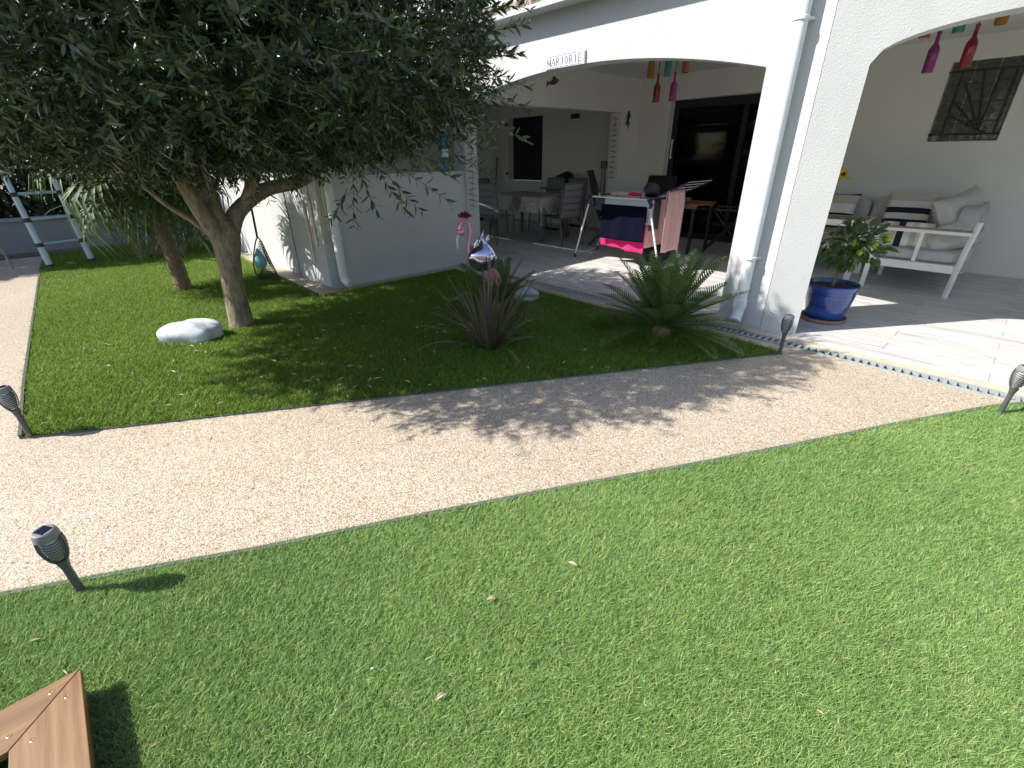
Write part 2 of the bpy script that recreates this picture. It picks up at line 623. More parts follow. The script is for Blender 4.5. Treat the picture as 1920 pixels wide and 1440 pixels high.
def m_block():
    t = NT("glass_block")
    v = t.obj()
    n = t.noise(25, 3, 0.6, v)
    r = t.ramp(n.outputs["Fac"], [(0.3, (0.05, 0.053, 0.053)), (0.7, (0.13, 0.135, 0.13))])
    t.base(r.outputs[0]); t.set(Roughness=0.12)
    n2 = t.noise(12, 2, 0.5, v); t.bump(n2.outputs["Fac"], 0.4, 0.02)
    return t.m


BLOCK = m_block()
MORTAR = plain("white_mortar", (0.55, 0.55, 0.53), 0.9)


def m_bottle(name, col):
    t = NT(name)
    t.set(Base_Color=tuple(c * 0.7 for c in col), Roughness=0.12, Transmission_Weight=0.35)
    return t.m

# ================================================================== GROUND
def sheet(name, poly, z, m, zb=None):
    mb = MB()
    n = len(poly)
    if zb is None:
        mb.raw([(x, y, z) for x, y in poly], [tuple(range(n))])
    else:
        mb.raw([(x, y, z) for x, y in poly] + [(x, y, zb) for x, y in poly],
               [tuple(range(n))] + [((i + 1) % n, i, n + i, n + (i + 1) % n) for i in range(n)])
    return mb.build(name, m)


def ccw(p):
    a = sum(p[i][0] * p[(i + 1) % len(p)][1] - p[(i + 1) % len(p)][0] * p[i][1] for i in range(len(p)))
    return p if a > 0 else p[::-1]


tag(sheet("ground", [(-600, -600), (600, -600), (600, 600), (-600, 600)], -0.06, EARTH), kind='structure')
tag(sheet("gravel_path", ccw([(-14, -3.2), (-2.0, -3.2), (1.6, -3.2), (1.6, 3.89), (-9.5, 3.89), (-11.05, 3.89), (-14, 3.8)]), 0.0, PEBBLE, -0.05), kind='structure')

UP_POLY = ccw([(-3.44, -0.50), (-0.96, 3.71), (-1.40, 3.74), (-1.9, 3.70), (-2.6, 3.68), (-3.53, 3.70), (-5.05, 3.69), (-5.06, 1.87), (-6.5, 1.89), (-8.24, 1.95), (-10.75, 1.98), (-10.75, -0.25), (-9.36, -0.33), (-7.4, -0.39), (-5.87, -0.44), (-4.28, -0.49)])
LOW_EDGE = [(-2.62, -1.55), (-2.07, -0.56), (-1.91, -0.27), (-1.66, 0.17), (-1.36, 0.76), (-1.01, 1.42), (-0.74, 1.9), (-0.44, 2.47), (-0.10, 3.13), (0.23, 3.73), (0.345, 3.885)]
LOW_POLY = ccw(LOW_EDGE + [(4.5, 3.885), (4.5, -3.2), (-3.3, -3.2)])
tag(sheet("rear_lawn", UP_POLY, 0.005, TURF_BASE), kind='structure')
tag(sheet("front_lawn", LOW_POLY, 0.005, TURF_BASE), kind='structure')
tag(sheet("soil_bed", ccw([(-11.2, -3), (-10.7, -3), (-10.75, 2.0), (-11.2, 2.0)]), 0.012, EARTH), kind='structure')


def in_poly(P, poly):
    x, y = P[:, 0], P[:, 1]
    ins = np.zeros(len(P), dtype=bool)
    n = len(poly)
    for i in range(n):
        x1, y1 = poly[i]; x2, y2 = poly[(i + 1) % n]
        c = ((y1 > y) != (y2 > y)) & (x < (x2 - x1) * (y - y1) / (y2 - y1 + 1e-12) + x1)
        ins ^= c
    return ins


def view_px(P):
    """rough position in the picture, used only to thin out turf nobody sees"""
    d = P - np.array([0, 0, 1.38])
    z = d @ np.array(FW)
    x = (d @ np.array(RT)) / np.maximum(z, 1e-3) * 866 + 960
    y = 720 - (d @ np.array(UP)) / np.maximum(z, 1e-3) * 866
    return x, y, z


def turf(name, poly, dens, blade_len, blade_w, mat, label, keep, wide=lambda z: 1.0):
    P0 = np.array(poly)
    lo, hi = P0.min(0), P0.max(0)
    N = int(dens * np.prod(hi - lo))
    P = lo + rng.random((N, 2)) * (hi - lo)
    P = P[in_poly(P, poly)]
    P3 = np.c_[P, np.zeros(len(P))]
    x, y, z = view_px(P3)
    kk = keep(x, y, z, P)
    P3, zd = P3[kk], z[kk]
    n = len(P3)
    # low-frequency lay of the fibres plus a random part
    f = np.sin(P3[:, 0] * 5.1 + np.sin(P3[:, 1] * 3.7) * 1.3) + np.cos(P3[:, 1] * 6.3 + P3[:, 0] * 2.1)
    ang = f * 0.5 + rng.vonmises(0.0, 0.3, n) + 0.8
    L = blade_len * (0.65 + 0.6 * rng.random(n))
    lean = 0.5 + 0.45 * rng.random(n)
    d = np.c_[np.cos(ang), np.sin(ang), np.zeros(n)]
    tw = ang + PI / 2 + rng.normal(0, 0.5, n)
    s = np.c_[np.cos(tw), np.sin(tw), np.zeros(n)]
    w = blade_w * (0.7 + 0.6 * rng.random(n)) * wide(zd)
    up = np.array([0, 0, 1.0])
    base = P3 + np.array([0, 0, 0.004])
    mid = base + d * (L * lean * 0.46)[:, None] + up * (L * 0.44)[:, None]
    tip = base + d * (L * (lean * 1.08))[:, None] + up * (L * (0.62 + 0.28 * (1 - lean)))[:, None]
    bent = rng.random(n) < 0.4
    nb_, ns_ = int(bent.sum()), int((~bent).sum())
    V = np.empty((nb_, 5, 3), dtype=np.float32)
    sw = s * (w * 0.5)[:, None]
    V[:, 0] = (base - sw)[bent]
    V[:, 1] = (base + sw)[bent]
    V[:, 2] = (mid - sw * 0.9)[bent]
    V[:, 3] = (mid + sw * 0.9)[bent]
    V[:, 4] = tip[bent]
    b = (np.arange(nb_) * 5)[:, None]
    F = np.concatenate([b + np.array([0, 1, 3]), b + np.array([0, 3, 2]), b + np.array([2, 3, 4])], axis=1).reshape(-1, 3)
    V2 = np.empty((ns_, 3, 3), dtype=np.float32)
    V2[:, 0] = (base - sw * 1.15)[~bent]
    V2[:, 1] = (base + sw * 1.15)[~bent]
    V2[:, 2] = (0.5 * (tip + 2 * mid - base))[~bent]
    F2 = (np.arange(ns_ * 3) + nb_ * 5).reshape(-1, 3)
    patch = 0.5 + 0.3 * np.sin(P3[:, 0] * 2.3 + 1.7 * np.sin(P3[:, 1] * 1.9)) * np.cos(P3[:, 1] * 2.9) + 0.10 * np.sin(P3[:, 0] * 11 + 2 * np.sin(P3[:, 1] * 7)) * np.sin(P3[:, 1] * 13 + P3[:, 0] * 4)
    tint = np.clip(rng.normal(0.46, 0.28, n) + (patch - 0.5) * 0.22, 0, 0.93)
    tint[rng.random(n) < 0.02] = 1.0
    o = np_mesh(name, np.concatenate([V.reshape(-1, 3), V2.reshape(-1, 3)]), np.concatenate([F, F2]), mat, attr=np.concatenate([np.repeat(tint[bent], 5), np.repeat(tint[~bent], 3)]))
    tag(o, label, kind='stuff')
    return o


turf("front_turf_grass", LOW_POLY, 135000, 0.032, 0.0019, GRASS_NEAR, "bright green artificial turf in front of the gravel path",
     lambda x, y, z, P: (z > 0.2) & (x > -500) & (x < 2500) & (y < 1900) & (P[:, 0] > -2.75) & (P[:, 0] < 2.2) & (rng.random(len(x)) < np.clip(1.38 - 0.34 * z, 0.34, 1.0)),
     lambda z: np.clip(0.72 + 0.26 * z, 0.9, 1.6))
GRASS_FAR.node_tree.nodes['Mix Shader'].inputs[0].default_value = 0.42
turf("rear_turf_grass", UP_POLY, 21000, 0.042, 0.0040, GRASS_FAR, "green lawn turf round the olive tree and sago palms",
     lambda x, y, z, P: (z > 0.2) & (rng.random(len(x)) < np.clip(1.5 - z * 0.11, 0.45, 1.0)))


def edging(name, pts, label, w=0.016, h=0.026, sticks=True):
    mb = MB()
    for (a, b) in zip(pts[:-1], pts[1:]):
        a, b = Vector((*a, 0)), Vector((*b, 0))
        d = (b - a); L = d.length; d.normalize()
        m = Matrix.Translation(a) @ Matrix(((d.x, -d.y, 0, 0), (d.y, d.x, 0, 0), (0, 0, 1, 0), (0, 0, 0, 1)))
        mb.box(0, L, -w / 2, w / 2, -0.03, h, m)
    o = mb.build(name, EDGE)
    return tag(o, label, "edging", "grey lawn edgings")


edging("lawn_edging", LOW_EDGE, "long thin grey edging strip between gravel path and front turf", 0.02, 0.02)
edging("lawn_edging", [(-10.75, -0.25), (-9.36, -0.33), (-7.4, -0.39), (-5.87, -0.44), (-4.28, -0.49), (-3.44, -0.50)], "grey edging strip along left end of rear lawn, beside the side path")
edging("lawn_edging", [(-3.44, -0.50), (-0.96, 3.71)], "grey edging strip between rear lawn and the gravel path", 0.008, 0.010)
edging("lawn_edging", [(-0.96, 3.71), (-1.40, 3.74), (-1.9, 3.70), (-2.6, 3.68), (-3.53, 3.70), (-5.05, 3.69), (-5.06, 1.87), (-6.5, 1.89), (-8.24, 1.95)], "grey edging strip of rear lawn along terrace and low wall", 0.008, 0.012)

# patio floor: grout bed, planks laid one by one
floor = MB().box(-9.6, 3.6, 4.12, 8.3, -0.05, 0.004).box(-9.6, -5.3, 2.12, 4.12, -0.05, 0.004).build("patio_floor", GROUT)
tag(floor, "pale wood-look tiled terrace floor", kind='structure')
pl_cache = {}


def plank_mesh(w, d):
    k = (round(w, 3), round(d, 3))
    if k not in pl_cache:
        me = MB().bbox(-w / 2, w / 2, -d / 2, d / 2, -0.012, 0.009, 0.0025).build("floor_plank", PLANK)
        pl_cache[k] = me.data
        bpy.data.objects.remove(me)
    return pl_cache[k]


def lay(xa, xb, ya, yb, start):
    row, y = 0, ya
    while y < yb - 0.05:
        d = min(0.2, yb - y)
        xs = [xa]
        x = start + (0.61 if row % 2 else 0.0)
        while x > xa: x -= 1.22
        x += 1.22
        while x < xb - 0.02:
            if x - xa > 0.02: xs.append(x)
            x += 1.22
        xs.append(xb)
        for a, b in zip(xs[:-1], xs[1:]):
            inst(plank_mesh(b - a - 0.004, d - 0.004), "floor_plank", floor, Matrix.Translation(((a + b) / 2, y + d / 2, rng.normal(0, 0.0004))))
        y += 0.2
        row += 1


lay(-5.26, 3.0, 4.13, 8.03, 0.165)
lay(-9.1, -5.26, 5.13, 7.93, 0.3)
nos = MB().box(-5.2, 3.6, 4.016, 4.12, -0.05, 0.010).build("terrace_kerb", NOSING)
tag(nos, kind='structure')

# drain in front of the patio
dr = thing("drain_channel", "slotted grey plastic drain grate running along the terrace edge", "drain", (-1.2, 3.95, 0))
MB().box(-4.9, 1.9, 3.896, 4.012, -0.05, -0.02).build("channel_bed", DARKHOLE, dr)
MB().box(-4.9, 1.9, 3.892, 3.910, -0.03, 0.008).box(-4.9, 1.9, 3.998, 4.014, -0.03, 0.008).build("grate_rim", DRAINM, dr)
bar = MB().bbox(-0.0105, 0.0105, -0.0435, 0.0435, -0.02, 0.007, 0.002).build("grate_bar", DRAINM, dr, local=True)
bar.location = (-4.0 + 1.2, 0.004, 0)
for i in range(1, 112):
    b = bar.copy(); COL.objects.link(b); b.parent = dr
    b.location = (-4.0 + 1.2 + i * 0.049, 0.004, 0)

# ================================================================== HOUSE
house = thing("house", "white rendered house with arched veranda openings and tiled eave", "house", (-2.0, 6.0, 0))


def arch_pts(xa, xb, zs, rise, n=40, pw=2.0):
    c, h = (xa + xb) / 2, (xb - xa) / 2
    out = []
    for i in range(n + 1):
        u = -1 + 2 * i / n
        if pw == 2.0:   # segment of a circle
            R = (h * h + rise * rise) / (2 * rise)
            z = zs + math.sqrt(R * R - (u * h) ** 2) - (R - rise)
        else:
            z = zs + rise * max(0, 1 - abs(u) ** pw) ** (1 / pw)
        out.append((c + u * h, z))
    return out


TOPZ = 3.3
A0, A1 = -5.24, -1.655
ptsA = [(-5.46, 0), (A0, 0)] + arch_pts(A0, A1, 1.93, 0.215) + [(A1, 0), (-1.285, 0), (-1.285, TOPZ), (-5.46, TOPZ)]
MB().prism(ptsA, 4.13, 4.33, lambda u, d, w: (u, d, w)).build("front_wall", STUCCO, house)
AN = math.radians(22)
ca, sa = math.cos(AN), math.sin(AN)


def mapB(u, d, w):   # u measured along a facade turned some degrees
    return (-1.28 + u * ca - d * sa, 4.128 + u * sa + d * ca, w)


B0, B1 = 0.267, 3.29
ptsB = [(0.0, 0), (B0, 0)] + arch_pts(B0, B1, 1.885, 0.27, 60, 2.1) + [(B1, 0), (4.2, 0), (4.2, TOPZ), (0.0, TOPZ)]
MB().prism(ptsB, 0, 0.22, mapB).build("front_wall", STUCCO, house)

# back wall with a door recess, block window and shuttered window
DX0, DX1, DZ = -4.66, -2.25, 2.15
WX0, WX1, WZ0, WZ1 = -1.145, -0.515, 1.46, 2.265
VX0, VX1, VZ0, VZ1 = -8.62, -7.56, 0.84, 2.10
bw = MB()
Y0, Y1 = 8.05, 8.30
for (xa, xb, za, zb) in [(-9.6, VX0, 0, 2.5), (VX0, VX1, 0, VZ0), (VX0, VX1, VZ1, 2.5), (VX1, DX0, 0, 2.5), (DX0, DX1, DZ, 2.5), (DX1, WX0, 0, 2.5),
                         (WX0, WX1, 0, WZ0), (WX0, WX1, WZ1, 2.5), (WX1, 4.4, 0, 2.5)]:
    bw.box(xa, xb, Y0, Y1, za, zb)
bw.build("back_wall", STUCCO_IN, house)
# side wall between veranda and left terrace: beam over a wide opening and a stub
MB().box(-5.48, -5.26, 4.33, 8.05, 1.99, 2.5).build("beam", STUCCO_IN, house)
MB().box(-5.48, -5.26, 7.55, 8.05, 0, 1.99).build("side_wall", STUCCO_IN, house)
MB().box(-9.6, 4.4, 4.20, 8.30, 2.5, 2.62).build("ceiling", CEIL, house)
MB().box(-9.6, -9.4, 2.1, 8.05, 0, 2.5).build("side_wall", STUCCO_IN, house)
# low terrace wall
MB().box(-9.4, -5.28, 2.11, 2.30, 0, 1.175).box(-5.47, -5.28, 2.30, 4.13, 0, 1.175).build("terrace_wall", STUCCO, house)
MB().box(-9.4, -5.265, 2.095, 2.315, 1.175, 1.19).box(-5.485, -5.265, 2.315, 4.129, 1.175, 1.19).build("wall_coping", STUCCO, house)
MB().box(-5.47, -5.28, 2.11, 2.30, 1.19, 1.86).build("terrace_post", STUCCO, house)
MB().box(-9.4, -9.2, 2.11, 2.30, 1.19, 1.86).build("terrace_post", STUCCO, house)
MB().box(-9.6, -5.28, 2.05, 4.13, 1.86, 1.97).build("terrace_roof", CEIL, house)
MB().box(-9.6, -5.461, 4.13, 4.33, 1.98, TOPZ).build("front_wall", STUCCO, house)
MB().box(-6.20, -6.19, 2.104, 2.112, 0.02, 1.17).build("wall_joint", EDGE, house)
MB().box(-9.4, -5.07, 1.90, 2.11, -0.02, 0.02).build("footing", PEBBLE, house)
# roof with a row of canal tiles at the eave
roof = MB()
MB().box(-9.9, -1.30, 3.95, 4.129, 2.612, 2.655).build("eave_shadow_board", STUCCO, house)  # board added beyond the tiles so the eave shadow falls straight
roof.raw([(-9.9, 4.02, 2.70), (-1.30, 4.02, 2.70), (-1.30, 8.6, 4.3), (-9.9, 8.6, 4.3), (-9.9, 4.02, 2.657), (-1.30, 4.02, 2.657), (-1.30, 8.6, 3.4), (-9.9, 8.6, 3.4)],
         [(0, 1, 2, 3), (4, 7, 6, 5), (0, 4, 5, 1), (1, 5, 6, 2), (2, 6, 7, 3), (3, 7, 4, 0)])
ra, rb = mapB(0.03, -0.20, 2.65), mapB(4.6, -0.20, 2.65)
roof.raw([ra, rb, (4.4, 9, 4.3), (-1.29, 8.6, 4.3), (ra[0], ra[1], 2.635), (rb[0], rb[1], 2.635), (4.4, 9, 3.4), (-1.29, 8.6, 3.4)],
         [(0, 1, 2, 3), (4, 7, 6, 5), (0, 4, 5, 1), (1, 5, 6, 2), (2, 6, 7, 3), (3, 7, 4, 0)])
TILE = plain("pale_roof_tile", (0.62, 0.53, 0.44), 0.8, 0.15, 12)
rf = roof.build("roof", TILE, house)
tm = MB()
NS = 8
for k in range(NS + 1):
    a = PI * k / NS
    for (r, y) in ((0.085, 0), (0.07, 0), (0.075, 0.45), (0.06, 0.45)):
        tm.v.append((r * math.cos(a), y, r * math.sin(a)))
for k in range(NS):
    o = k * 4
    tm.f += [(o, o + 4, o + 6, o + 2), (o + 1, o + 3, o + 7, o + 5), (o, o + 1, o + 5, o + 4)]
t0 = tm.build("roof_tile", TILE, rf, local=True)
tmesh = t0.data
bpy.data.objects.remove(t0)
w = wloc(rf)
for i in range(21):
    x = -5.5 + i * 0.205
    inst(tmesh, "roof_tile", rf, Matrix.Translation((x - w[0], 3.99 - w[1], 2.665 - w[2])) @ Matrix.Rotation(math.radians(19), 4, 'X'))
for i in range(22):
    p_ = mapB(0.10 + i * 0.205, -0.24, 2.635)
    inst(tmesh, "roof_tile", rf, Matrix.Translation((p_[0] - w[0], p_[1] - w[1], p_[2] - w[2])) @ Matrix.Rotation(AN, 4, 'Z') @ Matrix.Rotation(math.radians(19), 4, 'X'))

# downpipes
PX, PY = -1.46, 4.055
dp = MB().tube([(PX, PY, 2.64), (PX, PY, 0.20), (PX, PY - 0.015, 0.13), (PX + 0.01, PY - 0.075, 0.075)], 0.047, 16).build("downpipe", PVC, house, True)
for z in (0.60, 2.17):
    MB().lathe([(0.050, -0.012), (0.055, -0.009), (0.055, 0.009), (0.050, 0.012)], 16, (PX, PY, z)).box(PX - 0.065, PX + 0.065, PY + 0.03, 4.13, z - 0.008, z + 0.008).build("pipe_bracket", PVC, dp, True)
MB().lathe([(0.047, -0.02), (0.054, -0.018), (0.054, 0.05), (0.047, 0.052)], 16, (PX, PY, 0.20)).build("pipe_sleeve", PVC, dp, True)
dp2 = MB().tube([(-5.215, 2.24, 1.86), (-5.215, 2.24, 0.17), (-5.20, 2.245, 0.10), (-5.13, 2.27, 0.06)], 0.048, 14).build("downpipe", PVC, house, True)
MB().lathe([(0.048, -0.02), (0.055, -0.018), (0.055, 0.03), (0.048, 0.032)], 14, (-5.215, 2.24, 0.55)).build("pipe_bracket", PVC, dp2, True)

# sliding glass door
door = MB()
DY = 8.19
for (xa, xb, za, zb) in [(DX0, DX1, 2.03, DZ), (DX0, DX0 + 0.09, 0.0, 2.03), (DX1 - 0.09, DX1, 0, 2.03), (DX0 + 0.09, DX1 - 0.09, 0, 0.10), (-3.50, -3.42, 0.10, 2.03)]:
    door.box(xa, xb, DY, DY + 0.07, za, zb)
dd = door.build("glass_door", DOORFRAME, house)
MB().box(DX0 + 0.092, -3.502, DY + 0.030, DY + 0.036, 0.10, 2.03).build("door_pane", GLASS_DOOR, dd)
MB().box(-3.418, DX1 - 0.092, DY + 0.030, DY + 0.036, 0.10, 2.03).build("door_pane", GLASS_DOOR, dd)
MB().tube([(-4.61, DY - 0.035, 1.28), (-4.61, DY - 0.035, 1.58)], 0.013, 8).box(-4.62, -4.60, DY - 0.03, DY, 1.29, 1.31).box(-4.62, -4.60, DY - 0.03, DY, 1.55, 1.57).build("door_handle", WHITE_MET, dd, True)
# dark room behind the glass
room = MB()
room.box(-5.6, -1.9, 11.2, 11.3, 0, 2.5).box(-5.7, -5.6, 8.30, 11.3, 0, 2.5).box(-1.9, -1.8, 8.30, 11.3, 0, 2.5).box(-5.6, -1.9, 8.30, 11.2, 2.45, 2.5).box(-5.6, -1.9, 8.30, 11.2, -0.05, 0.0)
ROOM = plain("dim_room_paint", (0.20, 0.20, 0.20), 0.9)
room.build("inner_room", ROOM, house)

# shuttered window on the left terrace
sh = MB().box(VX0 + 0.01, VX1 - 0.01, 8.20, 8.23, VZ0 + 0.01, VZ1).build("window", DOORFRAME, house)
MB().box(VX0 - 0.14, VX1 + 0.05, 7.97, 8.048, VZ0 - 0.045, VZ0 - 0.003).build("window_sill", STUCCO_IN, sh)
for i in range(20):
    z = VZ0 + 0.02 + i * 0.0615
    MB().box(VX0 + 0.02, VX1 - 0.02, 8.188, 8.2, z, z + 0.054).build("shutter_slat", DOORFRAME, sh)
for z in (VZ0 + 0.12, VZ1 - 0.15):
    MB().box(VX0 - 0.05, VX0 - 0.01, 8.02, 8.048, z, z + 0.05).build("shutter_hinge", BLACK, sh)

# glass block window with iron grille
gw = MB().box(WX0, WX1, 8.10, 8.20, WZ0, WZ1).build("glass_block_window", MORTAR, house)
gbm = MB().bbox(-0.095, 0.095, 0, 0.03, -0.095, 0.095, 0.005).build("glass_block", BLOCK, gw, local=True)
gmesh = gbm.data
bpy.data.objects.remove(gbm)
w = wloc(gw)
for i in range(3):
    for j in range(4):
        inst(gmesh, "glass_block", gw, Matrix.Translation((WX0 + 0.11 + i * 0.2045 - w[0], 8.072 - w[1], WZ0 + 0.103 + j * 0.2 - w[2])))
g = MB()
gx0, gx1, gz0, gz1, gy = WX0 + 0.05, WX1 - 0.03, WZ0 + 0.075, WZ1 - 0.10, 8.02
hub = (WX0 + 0.43, WZ0 + 0.11)
def bar2(a, b, r=0.0095):
    g.tube([(a[0], gy, a[1]), (b[0], gy, b[1])], r, 6)
bar2((WX0 - 0.0, gz0), (WX1, gz0)); bar2((WX0, gz1), (WX1, gz1))
bar2((gx0 + 0.07, gz0 - 0.02), (gx0 + 0.07, gz1 + 0.0)); bar2((gx1 - 0.03, gz0), (gx1 - 0.03, gz1))
for e in [(gx0 + 0.07, WZ0 + 0.28), (gx0 + 0.07, WZ0 + 0.42), (gx0 + 0.12, WZ0 + 0.60), (gx0 + 0.25, gz1), (gx0 + 0.40, gz1), (gx1 - 0.10, gz0 + 0.02)]:
    bar2(hub, e)
g.build("window_grille", BLACK, gw, True)
MB().bbox(WX0 + 0.045, WX0 + 0.095, 8.0, 8.018, WZ0 + 0.01, WZ0 + 0.065, 0.004).tube([(WX0 + 0.055, 8.009, WZ0 + 0.06), (WX0 + 0.055, 8.009, WZ0 + 0.085), (WX0 + 0.085, 8.009, WZ0 + 0.085), (WX0 + 0.085, 8.009, WZ0 + 0.06)], 0.004, 6).build("padlock", GREYFAB, gw)
MB().box(WX1, WX1 + 0.012, 8.04, 8.056, WZ0, WZ1).build("window_trim", STUCCO_IN, gw)
# wall lamp and socket
MB().bbox(-6.76, -6.58, 7.98, 8.05, 1.99, 2.07, 0.01).build("wall_lamp", BLACK, house)
so_ = MB().bbox(-5.98, -5.84, 8.0, 8.05, 1.12, 1.25, 0.008).build("socket_box", GREYFAB, house)
MB().tube([(-5.94, 8.01, 1.12), (-5.94, 8.0, 0.8), (-5.92, 8.0, 0.5)], 0.006, 6).tube([(-5.87, 8.01, 1.12), (-5.86, 8.0, 0.75), (-5.86, 8.0, 0.4)], 0.006, 6).build("cable", BLACK, so_)

# boundary wall and tall hedge at the far left
bwall = thing("garden_wall", "low grey rendered boundary wall behind the ladder and palm", "wall", (-11.3, 0, 0))
MB().box(-11.4, -11.2, -6, 2.1, -0.05, 0.50).build("wall_body", m_stucco("grey_render", (0.27, 0.27, 0.27), 0.4), bwall)
MB().box(-11.43, -11.17, -6, 2.1, 0.50, 0.54).build("wall_coping", m_stucco("pale_render", (0.36, 0.36, 0.36), 0.3), bwall)

# ================================================================== PLANTS
def rand_rot(d, spin):
    """matrix whose Z looks along d, spun round it"""
    d = Vector(d).normalized()
    q = d.to_track_quat('Z', 'Y')
    return (q @ Matrix.Rotation(spin, 4, 'Z').to_quaternion()).to_matrix().to_4x4()


def leaf_arrays(L, W, detail):
    """leaf in the XY plane along +X, folded along the midrib"""
    if detail:
        V = np.array([(0, 0, 0), (0.3 * L, W * .45, W * .12), (0.66 * L, W * .40, W * .12), (L, 0, -0.04 * L), (0.66 * L, -W * .40, W * .12), (0.3 * L, -W * .45, W * .12), (0.5 * L, 0, 0)])
        F = np.array([(0, 6, 1), (1, 6, 2), (2, 6, 3), (3, 6, 4), (4, 6, 5), (5, 6, 0)])[:, ::-1]
    else:
        V = np.array([(0, 0, 0), (0.45 * L, W * .5, W * .15), (L, 0, -0.03 * L), (0.45 * L, -W * .5, W * .15)])
        F = np.array([(0, 2, 1), (0, 3, 2)])
    return V, F


def twig_arrays(length, pairs, L, W, detail, rs, bend=0.25):
    """a leafy twig along +Z; returns leaf V,F,tint and the stem polyline"""
    Vs, Fs, Ts, o = [], [], [], 0
    ph = rs.random() * 6.28
    stem = []
    for i in range(9):
        t = i / 8
        stem.append(np.array([bend * length * t * t * math.cos(ph), bend * length * t * t * math.sin(ph), length * t]))
    for k in range(pairs):
        t = 0.12 + 0.88 * (k + 0.5 * rs.random()) / pairs
        p = np.array([bend * length * t * t * math.cos(ph), bend * length * t * t * math.sin(ph), length * t])
        az = k * 1.571 + rs.normal(0, 0.25)
        for s in (0, 1):
            a = az + s * PI
            el = math.radians(rs.uniform(25, 62))
            f = 0.75 + 0.4 * rs.random()
            if t > 0.85: f *= 0.7
            V, F = leaf_arrays(L * f, W * f, detail)
            rx = Matrix.Rotation(a, 3, 'Z') @ Matrix.Rotation(-el, 3, 'Y') @ Matrix.Rotation(rs.normal(0, 0.5), 3, 'X')
            V = V @ np.array(rx).T + p
            Vs.append(V); Fs.append(F + o); o += len(V)
            Ts.append(np.full(len(V), np.clip(rs.normal(0.4, 0.22) + 0.25 * (t > 0.85), 0, 1)))
    return np.concatenate(Vs), np.concatenate(Fs), np.concatenate(Ts), stem


def mesh_of(o):
    me = o.data
    bpy.data.objects.remove(o)
    return me


# ---- olive tree
olive = thing("olive_tree", "large olive tree with dense dark crown over the rear lawn", "tree", (-4.62, 0.96, 0))
F0 = Vector((-4.60, 1.02, 0.80))
tk = MB()
tp = [(-4.62, 0.96, -0.03), (-4.62, 0.963, 0.05), (-4.62, 0.97, 0.25), (-4.615, 0.985, 0.45), (-4.61, 1.0, 0.62), (-4.605, 1.015, 0.73), (-4.60, 1.02, 0.83), (-4.60, 1.03, 0.92)]
tk.tube(tp, [0.125, 0.100, 0.090, 0.087, 0.092, 0.108, 0.118, 0.09], 20)
ol_trunk = tk.build("trunk", OLIVE_BARK, olive, True)
limbs = [
    ([F0 + Vector((0, 0.03, 0.0)), (-4.60, 1.17, 0.98), (-4.60, 1.42, 1.13), (-4.55, 1.75, 1.20), (-4.4, 2.0, 1.45), (-4.1, 2.1, 2.0)], [0.085, 0.066, 0.058, 0.05, 0.04, 0.02]),
    ([F0 + Vector((0, -0.02, 0)), (-4.62, 0.98, 1.05), (-4.66, 0.97, 1.3), (-4.70, 0.95, 1.6), (-4.65, 1.0, 2.1), (-4.5, 1.1, 2.6)], [0.085, 0.075, 0.07, 0.06, 0.045, 0.015]),
    ([F0 + Vector((0.03, -0.05, 0)), (-4.52, 0.88, 1.0), (-4.5, 0.80, 1.3), (-4.4, 0.7, 1.8), (-4.1, 0.4, 2.2), (-3.8, 0.1, 2.6)], [0.075, 0.062, 0.058, 0.05, 0.035, 0.012]),
    ([F0 + Vector((-0.03, -0.06, -0.02)), (-4.70, 0.84, 0.92), (-4.80, 0.70, 1.06), (-4.88, 0.56, 1.28), (-4.95, 0.4, 1.6), (-5.0, 0.2, 2.0)], [0.04, 0.024, 0.021, 0.019, 0.016, 0.008]),
    ([(-4.55, 1.2, 1.0), (-4.3, 1.35, 1.4), (-3.8, 1.4, 1.9), (-3.2, 1.5, 2.4)], [0.05, 0.04, 0.03, 0.01]),
    ([(-4.66, 0.97, 1.3), (-4.2, 0.6, 1.6), (-3.6, 0.5, 1.9), (-2.9, 0.7, 2.2)], [0.05, 0.035, 0.026, 0.01]),
    ([(-4.72, 0.95, 1.7), (-5.0, 1.1, 1.95), (-5.2, 1.2, 2.2), (-5.3, 1.2, 2.4)], [0.045, 0.035, 0.025, 0.01]),
    ([(-4.4, 2.0, 1.45), (-4.0, 2.1, 1.7), (-3.4, 2.1, 1.9), (-2.7, 2.0, 2.1)], [0.035, 0.028, 0.02, 0.008]),
]
for pts, r in limbs:
    # smooth the polyline
    P = [Vector(p) for p in pts]
    out, rr = [], []
    for i in range(len(P) - 1):
        p0, p1, p2, p3 = P[max(i - 1, 0)], P[i], P[i + 1], P[min(i + 2, len(P) - 1)]
        for k in range(5):
            t = k / 5
            out.append(0.5 * ((2 * p1) + (p2 - p0) * t + (2 * p0 - 5 * p1 + 4 * p2 - p3) * t * t + (3 * p1 - p0 - 3 * p2 + p3) * t ** 3))
            rr.append(r[i] * (1 - t) + r[i + 1] * t)
    out.append(P[-1]); rr.append(r[-1])
    MB().tube(out, rr, 12).build("limb", OLIVE_BARK, olive, True)

CC = np.array([-4.31, 1.04, 2.08])
CR, CTOP, CBOT = 1.90, 0.90, 0.70
rs = np.random.default_rng(5)


